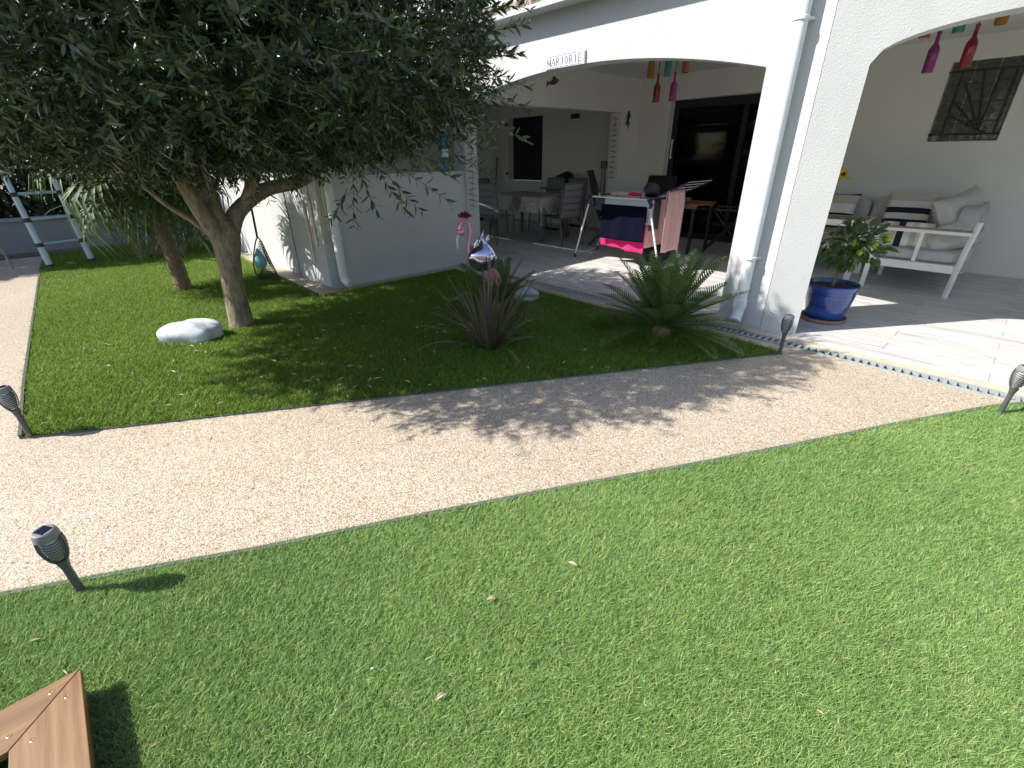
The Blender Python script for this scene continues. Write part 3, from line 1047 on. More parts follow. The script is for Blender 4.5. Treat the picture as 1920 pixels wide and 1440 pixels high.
def crown_pts(n):
    out = []
    while len(out) < n:
        u = rs.normal(size=3); u /= np.linalg.norm(u)
        rad = rs.random() ** 0.45
        p = u * rad
        if p[2] < 0:                       # flatter underside
            p[2] = -abs(p[2]) ** 0.55 * (1 - 0.2 * (p[0] ** 2 + p[1] ** 2))
        az = math.atan2(p[1], p[0])
        lump = 1 + 0.10 * max(0, math.cos(az - 0.46)) ** 4 + 0.05 * math.sin(3 * az + 1.0) + 0.05 * math.sin(7 * az)
        q = np.array([p[0] * CR * lump, p[1] * CR * lump, p[2] * (CTOP * (1 + 0.12 * math.sin(3 * p[0] + 2 * p[1])) if p[2] > 0 else CBOT)]) + CC
        out.append((q, u, rad))
    return out


# bulk of the crown
proto = [twig_arrays(0.24, 10, 0.064, 0.0175, False, rs) for _ in range(6)]
NT_ = 9200
cp = crown_pts(NT_)
Vs, Fs, Ts, o = [], [], [], 0
sv, sf = [], MB()
for i, (q, u, rad) in enumerate(cp):
    d = u * 0.9 + rs.normal(0, 0.55, 3) + np.array([0, 0, 0.10])
    m = np.array(rand_rot(d, rs.random() * 6.28))[:3, :3]
    V, F, T, stem = proto[i % 6]
    s = 0.85 + 0.4 * rs.random()
    Vs.append((V * s) @ m.T + q); Fs.append(F + o); Ts.append(np.clip(T + rs.normal(0, 0.1), 0, 1)); o += len(V)
    if i % 3 == 0:
        st = [tuple((m @ (stem[k] * s)) + q) for k in (0, 4, 8)]
        sf.tube(st, [0.003, 0.0024, 0.0014], 3, False)
crown = np_mesh("crown", np.concatenate(Vs), np.concatenate(Fs), OLIVE_LEAF, olive, np.concatenate(Ts))
crown['kind'] = 'stuff'
tw = sf.build("crown_twigs", TWIG, olive)
tw['kind'] = 'stuff'
# 260 near leafy twigs as parts, sharing eight meshes
TW_MESH = []
for k in range(8):
    V, F, T, stem = twig_arrays(0.20 + 0.05 * (k % 4), 8 + k % 3, 0.062, 0.0165, True, rs, 0.3)
    mb = MB().tube(stem, [0.0026 - 0.0002 * i for i in range(9)], 4, False)
    sv0 = len(mb.v)
    allV = np.concatenate([np.array(mb.v), V])
    tri = []
    for f in mb.f: tri += [(f[0], f[1], f[2]), (f[0], f[2], f[3])]
    allF = np.concatenate([np.array(tri), F + sv0])
    allT = np.concatenate([np.full(sv0, 0.95), T])
    TW_MESH.append(mesh_of(np_mesh("leafy_twig", allV, allF, OLIVE_LEAF, None, allT)))
ow = wloc(olive)


def hang_twig(p, d, k, s=1.0):
    M = Matrix.Translation(Vector(p) - ow) @ rand_rot(d, rs.random() * 6.28) @ Matrix.Scale(s, 4)
    inst(TW_MESH[k % 8], "leafy_twig", olive, M)


cam_dir = np.array([4.35, -1.1, -1.0]) / 4.6
n = 0
for (q, u, rad) in crown_pts(6000):
    toward = (q - CC) @ np.array([0.80, 0.25, -0.35])
    if rad > 0.90 and toward > 0.75 and n < 215:
        hang_twig(q, u + rs.normal(0, 0.45, 3), n, 0.9 + 0.3 * rs.random()); n += 1
# drooping sprays below the rim and out towards the wall
for (p, d) in [((-2.32, 1.14, 1.38), (0.0, -0.08, -1)), ((-2.34, 1.10, 1.24), (-0.1, -0.3, -0.75)), ((-2.31, 1.16, 1.34), (0.15, 0.2, -0.8)), ((-2.26, 1.22, 1.36), (0.1, 0.25, -0.7)),
               ((-2.23, 1.30, 1.34), (0.25, 0.6, -0.45)), ((-2.17, 1.42, 1.34), (0.3, 0.9, -0.15)), ((-2.12, 1.35, 1.37), (0.3, 0.9, -0.3)), ((-2.2, 1.25, 1.30), (0.1, 0.5, -0.6)),
               ((-2.06, 1.50, 1.40), (0.3, 0.8, -0.25)), ((-2.10, 1.60, 1.50), (0.35, 0.8, 0.05)), ((-2.09, 1.62, 1.62), (0.3, 0.9, 0.1)), ((-2.10, 1.72, 1.72), (0.4, 0.9, 0.15)),
               ((-2.06, 1.70, 1.66), (0.4, 0.9, -0.1)), ((-2.10, 1.74, 1.80), (0.4, 0.8, 0.2)), ((-2.12, 1.78, 1.9), (0.5, 0.9, 0.25)), ((-2.14, 1.80, 2.0), (0.5, 0.9, 0.3)),
               ((-2.08, 1.66, 1.56), (0.4, 0.9, -0.2)), ((-2.15, 1.85, 2.1), (0.5, 0.8, 0.1)), ((-2.2, 1.6, 1.45), (0.3, 0.9, -0.1)), ((-2.3, 1.9, 1.9), (0.5, 0.9, 0.0)),
               ((-2.25, 1.75, 1.7), (0.5, 0.9, 0.0)), ((-2.2, 1.9, 2.15), (0.6, 0.8, 0.25))]:
    hang_twig(p, Vector(d) + Vector(rs.normal(0, 0.06, 3)), n); n += 1


# ---- frond plants
def frond_mesh(name, L, arch, npair, leaf, mat, rs_, vang=0.55):
    """pinnate frond along +X arching in XZ"""
    Vs, Fs, Ts, o = [], [], [], 0
    def pos(t):
        a = arch[0] + (arch[1] - arch[0]) * t
        return None
    P = [np.zeros(3)]
    K = 24
    for i in range(K):
        a = arch[0] + (arch[1] - arch[0]) * (i / K) ** 1.2
        P.append(P[-1] + np.array([math.cos(a), 0, math.sin(a)]) * L / K)
    P = np.array(P)
    mb = MB().tube([tuple(p) for p in P], [0.007 * (1 - 0.8 * i / K) for i in range(K + 1)], 4, False)
    tri = []
    for f in mb.f: tri += [(f[0], f[1], f[2]), (f[0], f[2], f[3])]
    Vs.append(np.array(mb.v)); Fs.append(np.array(tri)); Ts.append(np.full(len(mb.v), 0.75)); o = len(mb.v)
    for k in range(npair):
        t = 0.14 + 0.86 * k / (npair - 1)
        i = min(int(t * K), K - 1)
        f = t * K - i
        p = P[i] * (1 - f) + P[i + 1] * f
        tg = P[i + 1] - P[i]; tg /= np.linalg.norm(tg)
        nrm = np.array([-tg[2], 0, tg[0]])
        ll = leaf * (math.sin(PI * min(1, 0.18 + 0.80 * t)) ** 0.6) * (0.92 + 0.16 * rs_.random())
        for s in (-1, 1):
            d = tg * 0.55 + np.array([0, s, 0]) * 0.78 + nrm * vang * 0.6
            d /= np.linalg.norm(d)
            wd = np.cross(d, nrm); wd /= np.linalg.norm(wd)
            ww = 0.0060
            e = p + d * ll - nrm * 0.012
            mpt = p + d * ll * 0.5
            V = np.array([p - wd * ww, p + wd * ww, mpt + wd * ww * 1.1, mpt - wd * ww * 1.1, e])
            F = np.array([(0, 1, 2), (0, 2, 3), (3, 2, 4)])
            Vs.append(V); Fs.append(F + o); o += 5
            Ts.append(np.full(5, np.clip(rs_.normal(0.4, 0.15), 0, 1)))
    return mesh_of(np_mesh(name, np.concatenate(Vs), np.concatenate(Fs), mat, None, np.concatenate(Ts)))


def sago(loc, scale, n, label, seed):
    r = np.random.default_rng(seed)
    t = thing("sago_palm", label, "palm", loc, 0, "sago palms on the rear lawn")
    MB().lathe([(0.07, -0.02), (0.075, 0.03), (0.07, 0.07), (0.055, 0.10), (0.03, 0.12), (0.0, 0.125)], 14).build("stem", PALM_BARK, t, True, local=True)
    kinds = [frond_mesh("frond", 0.66, (math.radians(a), math.radians(b)), 27, 0.125, SAGO_LEAF, r) for a, b in ((78, 68), (60, 46), (40, 27), (16, -10), (68, 57))]
    for i in range(n):
        az = i * 2.39996 + r.normal(0, 0.12)
        f = i / n
        k = 0 if f < 0.10 else (4 if f < 0.24 else (1 if f < 0.42 else (2 if f < 0.66 else 3)))
        s = scale * (0.92 + 0.16 * r.random())
        inst(kinds[k], "frond", t, Matrix.Translation((0.03 * math.cos(az), 0.03 * math.sin(az), 0.095)) @ Matrix.Rotation(az, 4, 'Z') @ Matrix.Rotation(r.normal(0, 0.07), 4, 'X') @ Matrix.Rotation(r.normal(0, 0.08), 4, 'Y') @ Matrix.Scale(s, 4))
    return t


sago((-1.80, 3.40, 0), 0.96, 48, "large sago palm beside the white downpipe pillar", 3)
sago((-3.25, 2.86, 0), 0.70, 26, "smaller sago palm behind the bronze spiky plant", 4)


def blade_mesh(name, L, W, droop, mat, r, fold=0.25):
    """sword leaf along +Z bending towards +X"""
    K = 7
    Vs, Ts = [], []
    p = np.zeros(3)
    a = 0.0
    tv = r.normal(0.4, 0.2)
    for i in range(K + 1):
        t = i / K
        w = W * 0.5 * (0.55 + 0.9 * t) * (1 - t ** 2.2) + 0.0005
        Vs += [p + np.array([w * fold, -w, 0]), p.copy() + np.array([-w * fold * 0.3, 0, 0]), p + np.array([w * fold, w, 0])]
        Ts += [np.clip(tv + (0.2 if j != 1 else 0), 0, 1) for j in range(3)]
        a += droop / K * (0.4 + 1.2 * t)
        p = p + np.array([math.sin(a), 0, math.cos(a)]) * L / K
    F = []
    for i in range(K):
        b = i * 3
        F += [(b, b + 1, b + 4), (b, b + 4, b + 3), (b + 1, b + 2, b + 5), (b + 1, b + 5, b + 4)]
    return mesh_of(np_mesh(name, np.array(Vs), np.array(F), mat, None, np.array(Ts)))


# ---- bronze cordyline / flax
r = np.random.default_rng(9)
cord = thing("bronze_flax", "spiky bronze leaved flax clump growing in the shaded lawn", "plant", (-2.60, 2.20, 0))
bm_ = [blade_mesh("leaf", 0.70, 0.034, d, CORD_LEAF, r) for d in (0.15, 0.4, 0.7, 1.3)]
for i in range(52):
    f = i / 52
    tilt = 0.16 + 0.78 * f + r.normal(0, 0.08)
    k = 0 if f < 0.3 else (1 if f < 0.6 else (2 if f < 0.85 else 3))
    az = i * 2.39996 + r.normal(0, 0.2)
    s = (0.75 + 0.35 * r.random()) * (1.0 if f < 0.4 else 0.82)
    inst(bm_[k], "leaf", cord, Matrix.Translation((0.05 * math.cos(az), 0.05 * math.sin(az), 0.0)) @ Matrix.Rotation(az, 4, 'Z') @ Matrix.Rotation(tilt, 4, 'Y') @ Matrix.Scale(s, 4))

# ---- yucca clump behind
yuc = thing("yucca_clump", "dark green sword leaved yucca clump against the boundary wall", "plant", (-9.3, 1.05, 0))
r = np.random.default_rng(21)
ym = [blade_mesh("leaf", 0.95, 0.05, d, PALM_LEAF, r) for d in (0.2, 0.7, 1.3, 2.0)]
for j, (dx, dy, hz) in enumerate([(0, 0, 0.35), (0.3, -0.35, 0.7), (-0.25, 0.4, 0.55), (0.2, 0.45, 0.25)]):
    MB().tube([(dx * 0.6, dy * 0.6, 0), (dx, dy, hz)], [0.07, 0.05], 8).build("stem", PALM_BARK, yuc, True, local=True)
    for i in range(30):
        f = i / 30
        az = i * 2.4 + j
        inst(ym[min(3, int(f * 4))], "leaf", yuc, Matrix.Translation((dx, dy, hz)) @ Matrix.Rotation(az, 4, 'Z') @ Matrix.Rotation(0.1 + 1.35 * f, 4, 'Y') @ Matrix.Scale(0.75 + 0.3 * r.random(), 4))

# ---- fan palm with hairy trunk
palm = thing("fan_palm", "fan palm with fibrous slender trunk left of the olive trunk", "palm", (-6.50, 0.87, 0))
pk = MB()
pp, pr = [], []
r = np.random.default_rng(31)
for i in range(25):
    t = i / 24
    pp.append((-6.50 - 0.06 * t, 0.87 - 0.06 * t + 0.02 * math.sin(t * 3), 1.32 * t - 0.02))
    pr.append((0.085 - 0.025 * t) * (1 + 0.06 * r.normal()))
pk.tube(pp, pr, 16)
ptk = pk.build("trunk", PALM_BARK, palm, True)
fb = MB()
for i in range(520):
    t = 0.03 + 0.95 * r.random(); a = r.random() * 6.28
    R_ = 0.085 - 0.025 * t
    x, y, z = -6.50 - 0.06 * t + R_ * math.cos(a), 0.87 - 0.06 * t + R_ * math.sin(a), 1.32 * t
    e = (x + 0.035 * math.cos(a) + r.normal(0, .01), y + 0.035 * math.sin(a) + r.normal(0, .01), z + r.normal(0, 0.03))
    b = 0.004
    fb.raw([(x - b * math.sin(a), y + b * math.cos(a), z), (x + b * math.sin(a), y - b * math.cos(a), z), e], [(0, 1, 2)])
fo = fb.build("trunk_fibres", PALM_BARK, palm)
fo['kind'] = 'stuff'


def fan_mesh(r, R_=0.55, nb=26, droop=0.5):
    Vs, Fs, Ts, o = [], [], [], 0
    mb = MB().tube([(0, 0, 0), (0.28, 0, 0.05), (0.5, 0, 0.02)], [0.012, 0.009, 0.008], 5, False)
    tri = []
    for f in mb.f: tri += [(f[0], f[1], f[2]), (f[0], f[2], f[3])]
    Vs.append(np.array(mb.v)); Fs.append(np.array(tri)); Ts.append(np.full(len(mb.v), 0.9)); o = len(mb.v)
    for k in range(nb):
        a = (k / (nb - 1) - 0.5) * 4.4
        L = R_ * (0.75 + 0.25 * math.cos(a * 0.6)) * (0.9 + 0.2 * r.random())
        d = np.array([math.cos(a), math.sin(a), 0.0]); s = np.array([-math.sin(a), math.cos(a), 0.0])
        c = np.array([0.5, 0, 0.02])
        pts = []
        for t, wd, dz in ((0.02, 0.006, 0), (0.45, 0.020, 0.02 + 0.008 * (k % 2)), (0.75, 0.014, -0.06 * droop), (1.0, 0.001, -0.36 * droop)):
            p = c + d * L * (t if t < 0.9 else 0.92) + np.array([0, 0, dz])
            pts += [p - s * wd, p + np.array([0, 0, -0.006]), p + s * wd]
        V = np.array(pts)
        F = []
        for i in range(3):
            b = i * 3
            F += [(b, b + 3, b + 4), (b, b + 4, b + 1), (b + 1, b + 4, b + 5), (b + 1, b + 5, b + 2)]
        Vs.append(V); Fs.append(np.array(F) + o); o += len(V)
        Ts.append(np.full(len(V), np.clip(r.normal(0.4, 0.18), 0, 1)))
    return mesh_of(np_mesh("fan_leaf", np.concatenate(Vs), np.concatenate(Fs), PALM_LEAF, None, np.concatenate(Ts)))


fm = [fan_mesh(r, 0.52, 24, d) for d in (0.3, 0.8, 1.3)]
for i in range(26):
    f = i / 26
    az = i * 2.39996
    inst(fm[0 if f < 0.3 else (1 if f < 0.65 else 2)], "fan_leaf", palm, Matrix.Translation((-0.06, -0.06, 1.30)) @ Matrix.Rotation(az, 4, 'Z') @ Matrix.Rotation(-1.2 + 2.1 * f, 4, 'Y') @ Matrix.Scale(0.95, 4))

# ---- tall hedge behind the wall
r = np.random.default_rng(41)
hedge = thing("tall_hedge", "tall dark evergreen hedge rising behind the boundary wall", "hedge", (-12.6, -1, 0))
hp = []
N = 62000
P = np.c_[r.uniform(-13.4, -11.7, N), r.uniform(-6.5, 4.5, N), r.uniform(0.05, 5.3, N)]
P[:, 0] = np.where(r.random(N) < 0.6, -11.75 - 0.3 * r.random(N) + 0.18 * np.sin(P[:, 1] * 2.2) * np.cos(P[:, 2] * 1.9), P[:, 0])
P[:, 2] *= 1 + 0.06 * np.sin(P[:, 1] * 1.7)
LV, LF = leaf_arrays(0.15, 0.08, False)
ang = r.random((N, 3)) * 6.28
Vs = np.empty((N, 4, 3))
cx, sx, cy, sy, cz, sz = np.cos(ang[:, 0]), np.sin(ang[:, 0]), np.cos(ang[:, 1]), np.sin(ang[:, 1]), np.cos(ang[:, 2]), np.sin(ang[:, 2])
Rm = np.empty((N, 3, 3))
Rm[:, 0, 0] = cy * cz; Rm[:, 0, 1] = sx * sy * cz - cx * sz; Rm[:, 0, 2] = cx * sy * cz + sx * sz
Rm[:, 1, 0] = cy * sz; Rm[:, 1, 1] = sx * sy * sz + cx * cz; Rm[:, 1, 2] = cx * sy * sz - sx * cz
Rm[:, 2, 0] = -sy; Rm[:, 2, 1] = sx * cy; Rm[:, 2, 2] = cx * cy
Vs = np.einsum('nij,kj->nki', Rm, LV) + P[:, None, :]
Fh = ((np.arange(N) * 4)[:, None, None] + LF[None]).reshape(-1, 3)
ho = np_mesh("foliage", Vs.reshape(-1, 3), Fh, HEDGE_LEAF, hedge, np.repeat(np.clip(r.normal(0.4, 0.2, N), 0, 1), 4))
ho['kind'] = 'stuff'
st = MB()
for i in range(14):
    y = -6 + i * 0.75
    st.tube([(-12.5, y, -0.05), (-12.5 + r.normal(0, .1), y + r.normal(0, .1), 2.5), (-12.5, y, 4.6)], [0.06, 0.045, 0.015], 6)
st.build("stems", OLIVE_BARK, hedge, True)

# ================================================================== GARDEN OBJECTS
# ---- stones
def rock(name, label, c, sx, sy, sz, rz, seed, crease=0.0):
    r = np.random.default_rng(seed)
    ph = r.random((6, 3)) * 6.28
    dirs = r.normal(size=(6, 3)); dirs /= np.linalg.norm(dirs, axis=1)[:, None]
    fr = r.uniform(1.2, 3.2, 6)

    def fn(u, v):
        th, p = u * 2 * PI, (v - 0.5) * PI
        d = np.array([math.cos(th) * math.cos(p), math.sin(th) * math.cos(p), math.sin(p)])
        k = 1 + sum(0.042 * math.sin(fr[i] * 2 * d @ dirs[i] + ph[i][0]) for i in range(6))
        if crease:
            k -= crease * math.exp(-((d[0] + 0.25 * d[2] + 0.18) / 0.10) ** 2) * max(0, d[2] + 0.3)
        q = d * k
        for e in range(3):
            q[e] = math.copysign(abs(q[e]) ** 0.86, q[e])
        x, y, z = q[0] * sx, q[1] * sy, q[2] * sz
        return (x * math.cos(rz) - y * math.sin(rz), x * math.sin(rz) + y * math.cos(rz), z)
    o = MB().grid(fn, 48, 24).build(name, STONE, None, 'all', local=True)
    o.location = c
    return tag(o, label, "stone", "white garden stones")


rock("garden_stone", "big flat white stone on sunny grass left of the olive trunk", (-4.55, 0.56, 0.05), 0.255, 0.155, 0.115, math.radians(47), 6, 0.10)
rock("garden_stone", "smaller rounded white stone behind the bronze flax leaves", (-3.36, 3.36, 0.05), 0.125, 0.10, 0.085, 0.6, 2)


# ---- solar torches
def torch(loc, label, lean=(0, 0), rz=0.0):
    t = thing("solar_torch", label, "garden light", loc, rz, "solar torches along the path")
    MB().tube([(0, 0, -0.04), (0, 0, 0.02), (0, 0, 0.135), (0, 0, 0.155), (0, 0, 0.18)], [0.010, 0.0145, 0.0145, 0.018, 0.024], 12).build("pole", TORCH, t, True, local=True)
    prof = [(0.019, 0.18), (0.029, 0.198), (0.037, 0.222), (0.041, 0.248), (0.0405, 0.268), (0.038, 0.285)]
    MB().lathe([(0.015, 0.183), (0.023, 0.20), (0.030, 0.225), (0.034, 0.25), (0.0335, 0.27), (0.032, 0.281)], 20, cap=False).build("diffuser", DIFFUSER, t, True, local=True)
    cg = MB()
    for k in range(8):
        z = 0.197 + k * 0.0108
        for (ra, za), (rb, zb) in zip(prof[:-1], prof[1:]):
            if za <= z <= zb: R_ = ra + (rb - ra) * (z - za) / (zb - za)
        cg.tube([(R_ * math.cos(a), R_ * math.sin(a), z + 0.003 * math.sin(4 * a)) for a in [2 * PI * i / 24 for i in range(25)]], 0.0027, 4, False)
    for k in range(3):
        a = k * 2 * PI / 3 + 0.5
        cg.tube([((rr + 0.001) * math.cos(a), (rr + 0.001) * math.sin(a), z) for rr, z in prof], 0.0062, 5)
    cg.build("cage", TORCH, t, True, local=True)
    MB().lathe([(0.0, 0.18), (0.010, 0.18), (0.012, 0.25), (0.026, 0.272), (0.026, 0.286), (0, 0.287)], 12, cap=False).build("lamp_core", PILLOW_GREY, t, True, local=True)
    MB().lathe([(0.038, 0.281), (0.0405, 0.284), (0.039, 0.300), (0.035, 0.310), (0.030, 0.313), (0, 0.313)], 24, cap=False).build("cap", TORCH_CAP, t, 30, local=True)
    MB().bbox(-0.02, 0.02, -0.02, 0.02, 0.311, 0.3155, 0.001).build("solar_panel", SOLAR, t, local=True)
    t.rotation_euler = (lean[0], lean[1], rz)
    t.scale = (0.86, 0.86, 1.0)
    return t


torch((-1.885, -0.335, 0), "anthracite solar torch nearest the wooden frame, at front turf edge", (0.04, 0.06), 0.6)
torch((-3.42, -0.46, 0), "anthracite solar torch at the lawn corner where the two paths meet", (0.02, -0.05), 0.2)
torch((-0.965, 3.68, 0), "anthracite solar torch at the pointed lawn tip before the blue pot", (0.0, 0.0), 0.9)
torch((0.245, 3.61, 0), "anthracite solar torch on the front turf edge beside the drain", (-0.02, 0.04), 0.3)

# ---- wooden frame bottom left: mitred boards over a recessed box
wf = thing("wooden_frame", "low hardwood box with mitred screwed top boards on front turf", "wooden box", (-0.84, -0.94, 0))
x0, x1, y0, y1, bw_, zt = -1.425, -0.225, -1.53, -0.335, 0.142, 0.105
gap = 0.0015


def board(pts, m, name="top_board"):
    n = len(pts)
    mb = MB().raw([(x, y, zt - 0.021) for x, y in pts] + [(x, y, zt) for x, y in pts],
                  [tuple(range(n))[::-1], tuple(range(n, 2 * n))] + [(i, (i + 1) % n, n + (i + 1) % n, n + i) for i in range(n)])
    o = mb.build(name, m, wf)
    bv = o.modifiers.new("edge", 'BEVEL'); bv.width = 0.0018; bv.segments = 2
    return o


b1 = board([(x0 + gap, y1), (x1 - gap, y1), (x1 - bw_ - gap, y1 - bw_), (x0 + bw_ + gap, y1 - bw_)][::-1], WOOD_X)
b2 = board([(x0, y1 - gap), (x0 + bw_, y1 - bw_ - gap), (x0 + bw_, y0 + bw_ + gap), (x0, y0 + gap)][::-1], WOOD_Y)
b3 = board([(x0 + gap, y0), (x0 + bw_ + gap, y0 + bw_), (x1 - bw_ - gap, y0 + bw_), (x1 - gap, y0)][::-1], WOOD_X)
b4 = board([(x1, y0 + gap), (x1 - bw_, y0 + bw_ + gap), (x1 - bw_, y1 - bw_ - gap), (x1, y1 - gap)][::-1], WOOD_Y)
SCREW = plain("brass_screw", (0.52, 0.38, 0.18), 0.3, 0.1, metal=0.9)
for (bd, sx_, sy_) in [(b1, x0 + 0.075, y1 - 0.032), (b1, x0 + 0.150, y1 - 0.100), (b2, x0 + 0.032, y1 - 0.062), (b2, x0 + 0.098, y1 - 0.142), (b1, x1 - 0.09, y1 - 0.03), (b4, x1 - 0.03, y1 - 0.09)]:
    MB().lathe([(0.0, zt - 0.0005), (0.0028, zt - 0.0004), (0.0042, zt + 0.0008), (0.0052, zt + 0.0005), (0.0052, zt - 0.001)], 10, (sx_, sy_, 0), cap=False).build("screw", SCREW, bd, True)
for (a, b, c, d) in [(x0 + 0.012, x1 - 0.012, y1 - 0.034, y1 - 0.012), (x0 + 0.012, x1 - 0.012, y0 + 0.012, y0 + 0.034), (x0 + 0.012, x0 + 0.034, y0 + 0.034, y1 - 0.034), (x1 - 0.034, x1 - 0.012, y0 + 0.034, y1 - 0.034)]:
    MB().box(a, b, c, d, 0.0, zt - 0.0215).build("side_board", WOOD_DARK, wf)
MB().box(x0 + 0.035, x1 - 0.035, y0 + 0.035, y1 - 0.035, 0.0, 0.02).build("base_panel", DARKHOLE, wf)

# ---- telescopic ladder leaning at the left end
lad = thing("ladder", "pale blue grey telescopic ladder leaning behind the lawn's left end", "ladder", (-9.38, 0.02, 0))
fa, fb_ = Vector((-9.33, -0.22, 0.0)), Vector((-9.45, 0.25, 0.0))
top = Vector((-0.36, -0.12, 2.60))
for f in (fa, fb_):
    for k in range(8):
        t0_, t1_ = k / 8, (k + 1) / 8
        MB().tube([f + top * t0_, f + top * (t1_ - 0.002)], 0.042 - 0.0032 * k, 14).build("stile_tube", ALU, lad, True)
        MB().tube([f + top * (t1_ - 0.014), f + top * (t1_ + 0.006)], 0.047 - 0.0032 * k, 14).build("collar", BLACK, lad, True)
    MB().tube([f + Vector((0, 0, -0.01)), f + top * 0.02], 0.046, 12).build("foot", BLACK, lad, True)
for k in range(1, 9):
    a, b = fa + top * (k / 8), fb_ + top * (k / 8)
    d = (b - a).normalized()
    MB().tube([a + d * 0.04, b - d * 0.04], 0.019, 8).build("rung", ALU, lad, True)
ts = tag(MB().tube([(-9.75, -0.62, 0.0), (-10.2, -0.75, 1.5)], 0.016, 6).build("garden_stake", TEAK, None, True), "thin wooden stake standing behind the ladder", "stake")

# ---- wind chime under the olive limb
wc = thing("wind_chime", "wind chime with dark pyramid cap and long tubes under olive branch", "wind chime", (-4.10, 1.62, 1.27))
MB().lathe([(0.12, 0.0), (0.125, 0.005), (0.06, 0.055), (0.004, 0.085), (0.0, 0.086)], 4, (-4.10, 1.62, 1.27)).build("cap", BLACK, wc)
MB().tube([(-4.10, 1.62, 1.35), (-4.10, 1.62, 1.62)], 0.003, 5).build("hanging_cord", BLACK, wc)
CHIME = plain("brushed_chime_tube", (0.36, 0.33, 0.27), 0.35, 0.15, metal=0.6)
for k, (L_, zt_) in enumerate([(0.34, 1.24), (0.40, 1.22), (0.30, 1.20), (0.46, 1.16), (0.42, 1.10), (0.38, 1.02), (0.40, 0.96), (0.36, 1.06)]):
    a = k * 2 * PI / 8
    x, y = -4.10 + 0.085 * math.cos(a), 1.62 + 0.085 * math.sin(a)
    MB().tube([(x, y, zt_), (x, y, zt_ - L_)], 0.011, 8).build("chime_tube", CHIME, wc, True)
    MB().tube([(x, y, 1.27), (x, y, zt_ + 0.001)], 0.0016, 4).build("chime_string", BLACK, wc)

# ---- landing net leaning on the branch
nt = thing("landing_net", "long handled landing net with dark mesh leaning on the olive branch", "net", (-6.30, 1.75, 0))
nb = Vector((-6.28, 1.72, 0.0)); rr_ = Vector((0.69, 0.73, 0)); ff = Vector((0.73, -0.69, 0)); uu = Vector((-0.02, 0.05, 1))


def npnt(a, z, d=0.0): return nb + rr_ * a + uu * z + ff * d


MB().tube([npnt(-0.02, 0.53), npnt(-0.02, 1.30)], 0.013, 8).build("handle", BLACK, nt, True)
loop = [(-0.02, 0.53), (-0.055, 0.46), (-0.10, 0.34), (-0.135, 0.2), (-0.13, 0.09), (-0.08, 0.03), (0.0, 0.01), (0.09, 0.0), (0.14, 0.02), (0.13, 0.10), (0.09, 0.22), (0.05, 0.36), (0.02, 0.47), (-0.02, 0.53)]
MB().tube([npnt(a, z) for a, z in loop], 0.008, 6).build("hoop", BLACK, nt, True)
mm = MB()
for k in range(26):
    t = (k + 1) / 27
    xx = -0.135 + 0.27 * t
    zb_, zt2 = 0.01 + 0.02 * abs(t - 0.5), 0.03 + 0.47 * max(0.03, 1 - abs(t - 0.5) * 2.1)
    mm.tube([npnt(xx, zb_), npnt(xx, (zb_ + zt2) / 2, -0.05), npnt(xx, zt2)], 0.0034, 3, False)
for k in range(24):
    z = 0.03 + k * 0.019
    h = 0.13 * max(0.1, 1 - max(0, z - 0.12) / 0.42)
    mm.tube([npnt(-h, z), npnt(0, z, -0.05), npnt(h, z)], 0.0034, 3, False)
me_ = mm.build("net_mesh", BLACK_FAB, nt)
INNER_BLUE = plain("glossy_turquoise", (0.22, 0.50, 0.55), 0.08, 0.3, 30)
MB().lathe([(0.0, 0.16), (0.05, 0.17), (0.072, 0.21), (0.07, 0.26), (0.045, 0.33), (0.015, 0.39), (0.0, 0.40)], 14, tuple(npnt(-0.02, 0.0, 0.02)), cap=False).build("blue_inner", INNER_BLUE, nt, True)  # pale blue body inside the net loop

# ---- metal flamingo ornament on a stake
fl = thing("flamingo_ornament", "shiny metal pink flamingo ornament with red rose on its head", "ornament", (-2.89, 2.40, 0))
PINKMET = plain("pink_lacquered_metal", (0.62, 0.27, 0.38), 0.25, 0.2, metal=0.5)
LILAC = plain("mirror_lilac_metal", (0.52, 0.50, 0.68), 0.08, 0.3, 12, metal=0.95)
ROSE = plain("dark_red_metal", (0.19, 0.015, 0.035), 0.35, 0.3, 40)
fo_ = Vector((-2.89, 2.40, -0.085))


def fpt(a, z, d=0.0): return fo_ + rr_ * a + ff * d + Vector((0, 0, z))


MB().tube([fpt(0.03, -0.05), fpt(0.03, 0.60)], 0.006, 6).build("stake", BLACK, fl, True)


def body(u, v):
    th, p = u * 2 * PI, (v - 0.5) * PI
    x = 0.115 * math.cos(p) * math.cos(th); y = 0.085 * math.cos(p) * math.sin(th); z = 0.115 * math.sin(p)
    k = 1 + 0.018 * math.sin(th * 3 + p * 5) + 0.012 * math.sin(th * 7 - p * 2)
    return fpt(x * k + 0.0, 0.735 + z * k, y * k)


